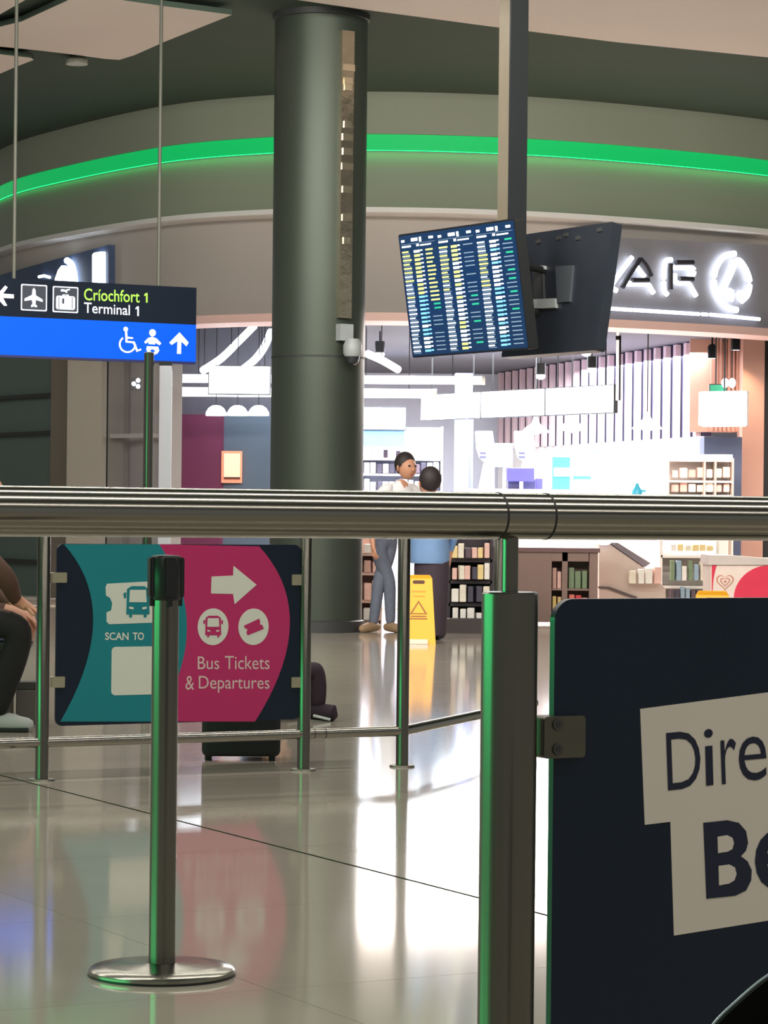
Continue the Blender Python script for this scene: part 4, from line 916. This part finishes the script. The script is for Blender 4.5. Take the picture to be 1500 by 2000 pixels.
for shn, yb, h in (('top', 894, 16), ('middle', 924, 22), ('bottom', 957, 24)):
    goods(710, 858, yb, h, 38.75, 12, 'on %s tier of the stock shelf' % shn, 'package', 'items on the stock shelf', pal=[3, 3, 10, 3, 1, 3, 5, 3])
# green bottle on the counter
c = pt(1244, 966, 34.0); t = thing('spray_bottle', c, 'small teal spray bottle standing on the white counter', 'bottle')
teal_b = M('teal_bottle', (40, 140, 160), 0.4)
obj('bottle', lathe([(0, 0), (0.065, 0), (0.065, 0.05), (0.03, 0.1), (0.018, 0.14), (0, 0.14)], c, 18), teal_b, t, True); obj('nozzle', box(c + Vector((0.05, 0, 0.045)), (0.12, 0.03, 0.03), 0, 0.006), teal_b, t)
t = thing('long_counter', pt(1250, 1000, 33.9), 'long white counter running below the pendant lamps', 'counter')
zc = c.z; obj('body', box((2.8, 34.15, zc / 2 - 0.01), (2.0, 0.7, zc - 0.02)), white_fit, t); obj('worktop', box((2.8, 34.15, zc - 0.012), (2.05, 0.75, 0.024)), white_wall, t)

# ================================================================== WET FLOOR SIGNS
amber = M('amber_plastic', (250, 176, 34), 0.45, var=0.05); amber_dk = M('amber_print', (150, 92, 20), 0.5); pale_lip = M('pale_plastic', (240, 226, 210), 0.5)
def wet_sign(base, hgt, label, k=1.0):
    t = thing('wet_floor_sign', base, label, 'floor sign')
    W0, W1 = 0.29, 0.205
    for sgn in (-1, 1):
        n0 = base + Yv * (0.14 * sgn * -1)
        v = Vector((0, 0.14 * sgn, hgt)).normalized()
        pl = Plane(base - Yv * 0.14 * sgn, X, v); hh = hgt / v.z
        pl.n = X.cross(v) * 1.0; pl.n = pl.n if (pl.n.y * -sgn) > 0 else -pl.n
        b = obj('leaf', prism(pl, [(-W0 / 2, 0), (-0.05, 0), (-0.04, 0.02), (0.04, 0.02), (0.05, 0), (W0 / 2, 0), (W1 / 2 + 0.01, hh - 0.03), (W1 / 2 - 0.01, hh), (-W1 / 2 + 0.01, hh), (-W1 / 2 - 0.01, hh - 0.03)], -0.014, 0.0), amber, t)
        obj('handle_slot', prism(pl, rrect(-0.05, hh * 0.87, 0.05, hh * 0.92, 0.012), 0.0, 0.003), M('slot_brown', (80, 44, 24), 0.6), b)
        tri = [(-0.075, hh * 0.43), (0.075, hh * 0.43), (0, hh * 0.63)]
        obj('triangle_mark', prism(pl, tri, 0.0, 0.002), amber_dk, b); obj('triangle_field', prism(pl, [(-0.052, hh * 0.445), (0.052, hh * 0.445), (0, hh * 0.59)], 0.002, 0.003), amber, b)
        for y0, w in ((0.39, 0.13), (0.355, 0.15), (0.68, 0.1), (0.75, 0.12)): obj('print_line', prism(pl, [(-w / 2, hh * y0), (w / 2, hh * y0), (w / 2, hh * (y0 + 0.018)), (-w / 2, hh * (y0 + 0.018))], 0.0, 0.002), amber_dk if y0 < .5 else M('amber_faint', (226, 146, 30), 0.5), b)
    obj('foot_lip', box(base + Vector((-0.02, -0.15, 0.02)), (0.2, 0.02, 0.04), 0, 0.004), pale_lip, t)
    return t
wet_sign(ptz(817, 1258, 0) + Yv * 0.14, 0.575, 'yellow wet floor sign standing in front of the two shoppers')
wb = pt(1391, 1200, 18.9); wb.z = 0
wet_sign(wb, 0.585, 'yellow wet floor sign whose top peeks over the navy panel')

# ================================================================== PEOPLE
def person(name, label, J, bones, mats, bone_mat, base, sub=2):
    """J: joint -> (xyz, radius); bones: (a, b); one continuous skinned body; faces take the clothing of the nearest bone"""
    t = thing(name, base, label, 'person')
    names = list(J); idx = {k: i for i, k in enumerate(names)}
    me = bpy.data.meshes.new('body')
    me.from_pydata([tuple(J[k][0]) for k in names], [(idx[a], idx[b]) for a, b in bones], [])
    o = bpy.data.objects.new('body', me); COL.objects.link(o)
    sk = o.modifiers.new('skin', 'SKIN'); sk.use_smooth_shade = True; sk.branch_smoothing = 0.6
    lay = me.skin_vertices[0].data if me.skin_vertices else None
    if lay is None:
        bm = bmesh.new(); bm.from_mesh(me); bm.verts.layers.skin.verify(); bm.to_mesh(me); bm.free(); lay = me.skin_vertices[0].data
    for k in names:
        r = J[k][1]; r = r if isinstance(r, tuple) else (r, r)
        lay[idx[k]].radius = r; lay[idx[k]].use_root = (k == names[0])
    o.modifiers.new('sub', 'SUBSURF').levels = sub; o.modifiers['sub'].render_levels = sub
    dg = bpy.context.evaluated_depsgraph_get()
    nm = bpy.data.meshes.new_from_object(o.evaluated_get(dg)); bpy.data.objects.remove(o)
    nm.materials.clear()
    segs = [(Vector(J[a][0]), Vector(J[b][0]), bone_mat[(a, b)]) for a, b in bones]
    for p in nm.polygons:
        c = p.center; best = None
        for a, b, m in segs:
            ab = b - a; f = max(0, min(1, (c - a).dot(ab) / max(ab.length_squared, 1e-9))); dd = (c - (a + ab * f)).length
            if best is None or dd < best[0]: best = (dd, m)
        p.material_index = best[1]; p.use_smooth = True
    c = Vector(base)
    for v in nm.vertices: v.co -= c
    b = link('body', nm, c, mats, t)
    return t, b
def fingers(J, bones, bm_, wrist, palm, side, dirn, up, skin_i, r=0.0085, L=0.075, pre=''):
    """five separate bent fingers rooted in the palm"""
    d = Vector(dirn).normalized(); s = Vector(side).normalized(); u = Vector(up).normalized()
    P = Vector(J[palm][0])
    for k, (off, ln) in enumerate(((-0.03, 0.8), (-0.01, 1.0), (0.011, 0.95), (0.031, 0.75))):
        a = P + s * off + d * 0.045; b = a + d * L * 0.5 * ln + u * -0.008; c = b + d * L * 0.4 * ln - u * 0.026
        for nm, q in (('a', a), ('b', b), ('c', c)): J[f'{pre}f{k}{nm}'] = (q, r)
        for x, y in ((palm, f'{pre}f{k}a'), (f'{pre}f{k}a', f'{pre}f{k}b'), (f'{pre}f{k}b', f'{pre}f{k}c')): bones.append((x, y)); bm_[(x, y)] = skin_i
    a = P - s * 0.045 + d * 0.01 - u * 0.01; b = a + d * 0.035 - s * 0.012 - u * 0.012
    J[f'{pre}ta'] = (a, r * 1.15); J[f'{pre}tb'] = (b, r)
    for x, y in ((palm, f'{pre}ta'), (f'{pre}ta', f'{pre}tb')): bones.append((x, y)); bm_[(x, y)] = skin_i
skin_m = M('skin', (206, 150, 122), 0.5, var=0.06); hair_dk = M('dark_hair', (42, 34, 36), 0.6, var=0.2, scale=40); hair_br = M('brown_hair', (72, 50, 38), 0.6, var=0.2, scale=40)
eye_m = M('eye_dark', (24, 22, 24), 0.3); shoe_tan = M('tan_shoe', (150, 124, 96), 0.6); jeans = M('grey_jeans', (104, 110, 128), 0.8, var=0.2, scale=25); white_top = M('white_top', (238, 236, 240), 0.7)
dark_tr = M('dark_plum_trousers', (58, 46, 58), 0.8); blue_j = M('pale_blue_jacket', (116, 150, 196), 0.6, var=0.18, scale=6); black_c = M('black_cloth', (20, 21, 22), 0.85, bump=0.2, scale=20); brown_top = M('brown_sleeve', (84, 58, 46), 0.8, bump=0.2, scale=20)
purple_c = M('dark_purple_cloth', (46, 30, 44), 0.85, var=0.2, scale=15); white_sole = M('white_sole', (200, 204, 204), 0.6)

def head(t, c, facing, hair, r=0.098, long=False):
    f = Vector(facing).normalized(); s = Vector((-f.y, f.x, 0)).normalized()
    hd = obj('hair', ball(c - f * 0.018 + Z * 0.022, r * 1.08, 1.0, 1.0, 1.12, 18), hair, t, True)
    if long: obj('hair_length', mtube([c - f * 0.05 + Z * 0.05, c - f * 0.085 - Z * 0.08, c - f * 0.08 - Z * 0.2], [0.075, 0.085, 0.05], 14), hair, t, True)
    fc = obj('face', ball(c + f * 0.022 - Z * 0.02, r * 0.93, 0.98, 0.98, 1.2, 20), skin_m, t, True)
    obj('nose', ball(c + f * 0.112 - Z * 0.03, 0.016, 1, 1, 1.4, 8), skin_m, fc, True)
    for sg in (-1, 1):
        obj('eye', ball(c + f * 0.101 + s * 0.034 * sg + Z * 0.0, 0.0125, 1, 1, 0.7, 8), eye_m, fc, True)
        obj('ear', ball(c + s * 0.09 * sg - Z * 0.02, 0.022, 0.6, 1, 1.4, 8), skin_m, fc, True)
    obj('mouth', ball(c + f * 0.098 - Z * 0.075, 0.02, 1.1, 0.6, 0.35, 8), M('lips', (170, 96, 90), 0.5), fc, True)
def shoe(t, ankle, dirn, mat, L=0.27):
    d = Vector(dirn).normalized(); a = Vector(ankle); a.z = 0
    return obj('shoe', mtube([a - d * 0.07 + Z * 0.045, a + Z * 0.05, a + d * 0.1 + Z * 0.042, a + d * (L - 0.1) + Z * 0.034, a + d * (L - 0.08) + Z * 0.03, a + d * (L - 0.07) + Z * 0.026], [0.036, 0.046, 0.044, 0.036, 0.026, 0.008], 14), mat, t, True)

def stander(px, Y, hgt, feet_dx, lean, face, mats, label, long_hair, hair, hem=None, hem_mat=None, name='person', arm_f=0.1, bend=0.0):
    """standing figure; mats = [legs, top, skin]"""
    b = pt(px, 1000, Y); b.z = 0; k = hgt / 1.72
    f = Vector(face).normalized(); s = Vector((-f.y, f.x, 0)); ln = Vector((lean, 0, 0))
    up = lambda z, along=0.0, side=0.0: b + ln * (max(0, z - 0.9)) + f * along + s * side + Z * (z * k)
    J = {}; bones = []; bmt = {}
    def j(n, p, r): J[n] = (p, r if isinstance(r, tuple) else r * k)
    def e(a, c, m): bones.append((a, c)); bmt[(a, c)] = m
    j('pelvis', up(0.92), 0.15); j('waist', up(1.06), 0.135); j('chest', up(1.26, bend), 0.155); j('neckb', up(1.44, bend * 1.6), 0.075); j('neck', up(1.52, bend * 1.9), 0.055)
    e('pelvis', 'waist', 1); e('waist', 'chest', 1); e('chest', 'neckb', 1); e('neckb', 'neck', 2)
    for sg, n in ((1, 'l'), (-1, 'r')):
        fx = feet_dx[0] if sg == 1 else feet_dx[1]
        j(n + 'hip', up(0.86, 0, 0.09 * sg), 0.095); j(n + 'knee', b + X * fx * 0.6 + f * 0.03 + Z * 0.5 * k, 0.068); j(n + 'ank', b + X * fx + Z * 0.065 * k, 0.05)
        e('pelvis', n + 'hip', 0); e(n + 'hip', n + 'knee', 0); e(n + 'knee', n + 'ank', 0)
        j(n + 'sh', up(1.4, bend * 1.5, 0.19 * sg), 0.065); j(n + 'el', up(1.12, 0.02 + bend, 0.25 * sg), 0.047); j(n + 'wr', up(0.92, arm_f + bend, 0.23 * sg), 0.033); j(n + 'pa', up(0.84, arm_f + bend + 0.02, 0.22 * sg), (0.032, 0.016))
        e('neckb', n + 'sh', 1); e(n + 'sh', n + 'el', 1); e(n + 'el', n + 'wr', 1); e(n + 'wr', n + 'pa', 2)
        fingers(J, bones, bmt, n + 'wr', n + 'pa', f, -Z, s * sg, 2, pre=n)
    t, bd_ = person(name, label, J, bones, mats, bmt, b)
    hc = J['neck'][0] + Z * 0.115 * k + f * 0.02
    head(t, hc, f - Z * 0.0, hair, 0.098 * max(k, .95), long_hair)
    return t, J, b, f, s, k

t, J, b, f, s, k = stander(749, 25.3, 1.60, (-0.085, 0.075), 0.22, (0.55, -0.8, 0), [jeans, white_top, skin_m], 'shopper in grey jeans and white top beside the column', False, hair_dk, bend=0.05)
for n in 'lr': shoe(t, J[n + 'ank'][0], (-0.5, -0.7, 0) if n == 'l' else (0.5, -0.8, 0), shoe_tan)
t, J, b, f, s, k = stander(840, 23.95, 1.44, (-0.05, 0.09), 0.0, (-0.3, 0.9, 0), [dark_tr, blue_j, skin_m], 'short shopper in pale blue jacket and dark trousers behind wet floor sign', False, hair_dk)
for n in 'lr': shoe(t, J[n + 'ank'][0], (-0.2, 0.9, 0), black_plastic)
obj('jacket', lathe([(0.165, 0.66), (0.175, 0.70), (0.165, 0.9), (0.175, 1.06), (0.12, 1.17), (0.06, 1.2)], b, 24), blue_j, t, True)
obj('wide_trousers', lathe([(0.13, 0.04), (0.145, 0.3), (0.155, 0.6), (0.15, 0.72)], b + X * 0.02, 24), dark_tr, t, True)

# seated person at the left edge (facing right)
Yp = 13.7
def q(px, py, dy=0.0): return pt(px, py, Yp + dy)
seat = thing('bench', q(-70, 1300) * Vector((1, 1, 0)) if False else Vector((q(-60, 1300).x, Yp + 0.1, 0)), 'dark bench under the seated person at the left edge', 'bench')
obj('seat', box((q(-75, 1300).x, Yp + 0.1, 0.42), (0.62, 0.5, 0.05), 0, 0.01), black_metal, seat); obj('backrest', box((q(-200, 1100).x, Yp + 0.1, 0.7), (0.05, 0.5, 0.4), 0, 0.01), black_metal, seat)
for dx in (-0.25, 0.2): obj('leg', box((q(-75, 1300).x + dx, Yp + 0.1, 0.2), (0.04, 0.4, 0.4)), steel_dull, seat)
J = {}; bones = []; bmt = {}
def j(n, p, r): J[n] = (p, r)
def e(a, c, m): bones.append((a, c)); bmt[(a, c)] = m
pel = q(-128, 1228); pel.z = 0.56
j('pelvis', pel, 0.15); j('waist', pel + Vector((0.02, 0, 0.16)), 0.14); j('chest', pel + Vector((0.1, 0, 0.31)), 0.16); j('neckb', pel + Vector((0.17, 0, 0.45)), 0.075); j('neck', pel + Vector((0.20, 0, 0.50)), 0.055)
e('pelvis', 'waist', 1); e('waist', 'chest', 1); e('chest', 'neckb', 1); e('neckb', 'neck', 2)
for sg, n, kn, an in ((-1, 'r', (46, 1222), (-14, 1400)), (1, 'l', (60, 1206), (-35, 1395))):
    dy = sg * 0.11
    j(n + 'hip', pel + Vector((0.06, dy, -0.02)), 0.12); kk = q(*kn, dy); j(n + 'knee', kk, 0.09); aa = q(*an, dy); aa.z = 0.07; j(n + 'ank', aa, 0.065)
    e('pelvis', n + 'hip', 0); e(n + 'hip', n + 'knee', 0); e(n + 'knee', n + 'ank', 0)
    sh = pel + Vector((0.17, sg * 0.19, 0.40)); j(n + 'sh', sh, 0.068)
    el = q(14, 1130, sg * 0.24) if n == 'r' else pel + Vector((0.1, 0.27, 0.22)); j(n + 'el', el, 0.056)
    wr = q(30, 1172, sg * 0.12) if n == 'r' else q(20, 1185, 0.1); j(n + 'wr', wr, 0.036); pa = wr + Vector((0.06, -sg * 0.02, -0.03)); j(n + 'pa', pa, (0.034, 0.018))
    e('neckb', n + 'sh', 1); e(n + 'sh', n + 'el', 1); e(n + 'el', n + 'wr', 1); e(n + 'wr', n + 'pa', 2)
    fingers(J, bones, bmt, n + 'wr', n + 'pa', Yv * -sg, Vector((0.8, 0, -0.45)), Z, 2, pre=n)
t, _ = person('person', 'seated person in black trousers and brown top at the left edge', J, bones, [black_c, brown_top, skin_m], bmt, Vector((pel.x, pel.y, 0)))
head(t, J['neck'][0] + Vector((0.03, 0, 0.12)), X, hair_br, long=True)
for n in 'rl':
    a = J[n + 'ank'][0]; sh_ = shoe(t, a, X, M('grey_white_shoe', (170, 174, 172), 0.6)); obj('sole', box((a.x + 0.05, a.y, 0.012), (0.26, 0.085, 0.022), 0, 0.005), black_plastic, sh_)

# person sitting on the floor behind the ticket panel, one shin and shoe showing
Yk = 14.6
def q2(px, py, dy=0.0): return pt(px, py, Yk + dy)
J = {}; bones = []; bmt = {}
pel = q2(500, 1370); pel.z = 0.13
j('pelvis', pel, 0.12); j('waist', pel + Vector((-0.02, 0, 0.14)), 0.11); j('chest', pel + Vector((0.0, 0, 0.30)), 0.115); j('neckb', pel + Vector((0.02, 0, 0.43)), 0.06); j('neck', pel + Vector((0.03, 0, 0.49)), 0.045)
e('pelvis', 'waist', 1); e('waist', 'chest', 1); e('chest', 'neckb', 1); e('neckb', 'neck', 2)
for sg, n, kn, an in ((-1, 'r', (621, 1302), (620, 1388)), (1, 'l', (585, 1290), (570, 1385))):
    dy = sg * 0.08
    j(n + 'hip', pel + Vector((0.05, dy, 0.0)), 0.08); j(n + 'knee', q2(*kn, dy), 0.058); aa = q2(*an, dy); aa.z = 0.06; j(n + 'ank', aa, 0.045)
    e('pelvis', n + 'hip', 0); e(n + 'hip', n + 'knee', 0); e(n + 'knee', n + 'ank', 0)
    j(n + 'sh', pel + Vector((0.02, sg * 0.14, 0.4)), 0.052); j(n + 'el', pel + Vector((0.0, sg * 0.19, 0.2)), 0.042); j(n + 'wr', pel + Vector((0.06, sg * 0.17, 0.06)), 0.03); j(n + 'pa', pel + Vector((0.08, sg * 0.17, 0.02)), (0.03, 0.016))
    e('neckb', n + 'sh', 1); e(n + 'sh', n + 'el', 1); e(n + 'el', n + 'wr', 1); e(n + 'wr', n + 'pa', 2)
    fingers(J, bones, bmt, n + 'wr', n + 'pa', Yv * -sg, Vector((0.9, 0, -0.3)), Z, 2, L=0.06, pre=n)
t, _ = person('person', 'person in dark purple sitting on the floor behind the ticket panel', J, bones, [purple_c, purple_c, skin_m], bmt, Vector((pel.x, pel.y, 0)))
head(t, J['neck'][0] + Vector((0.02, 0, 0.1)), X, hair_dk, 0.088)
for n in 'rl':
    a = J[n + 'ank'][0]; sh_ = shoe(t, a - X * 0.01, Vector((0.94, -0.3, 0)), purple_c, 0.19); obj('sole_stripe', mtube([Vector((a.x - 0.02, a.y - 0.045, 0.03)), Vector((a.x + 0.07, a.y - 0.06, 0.012))], 0.008, 8), white_sole, sh_, True)
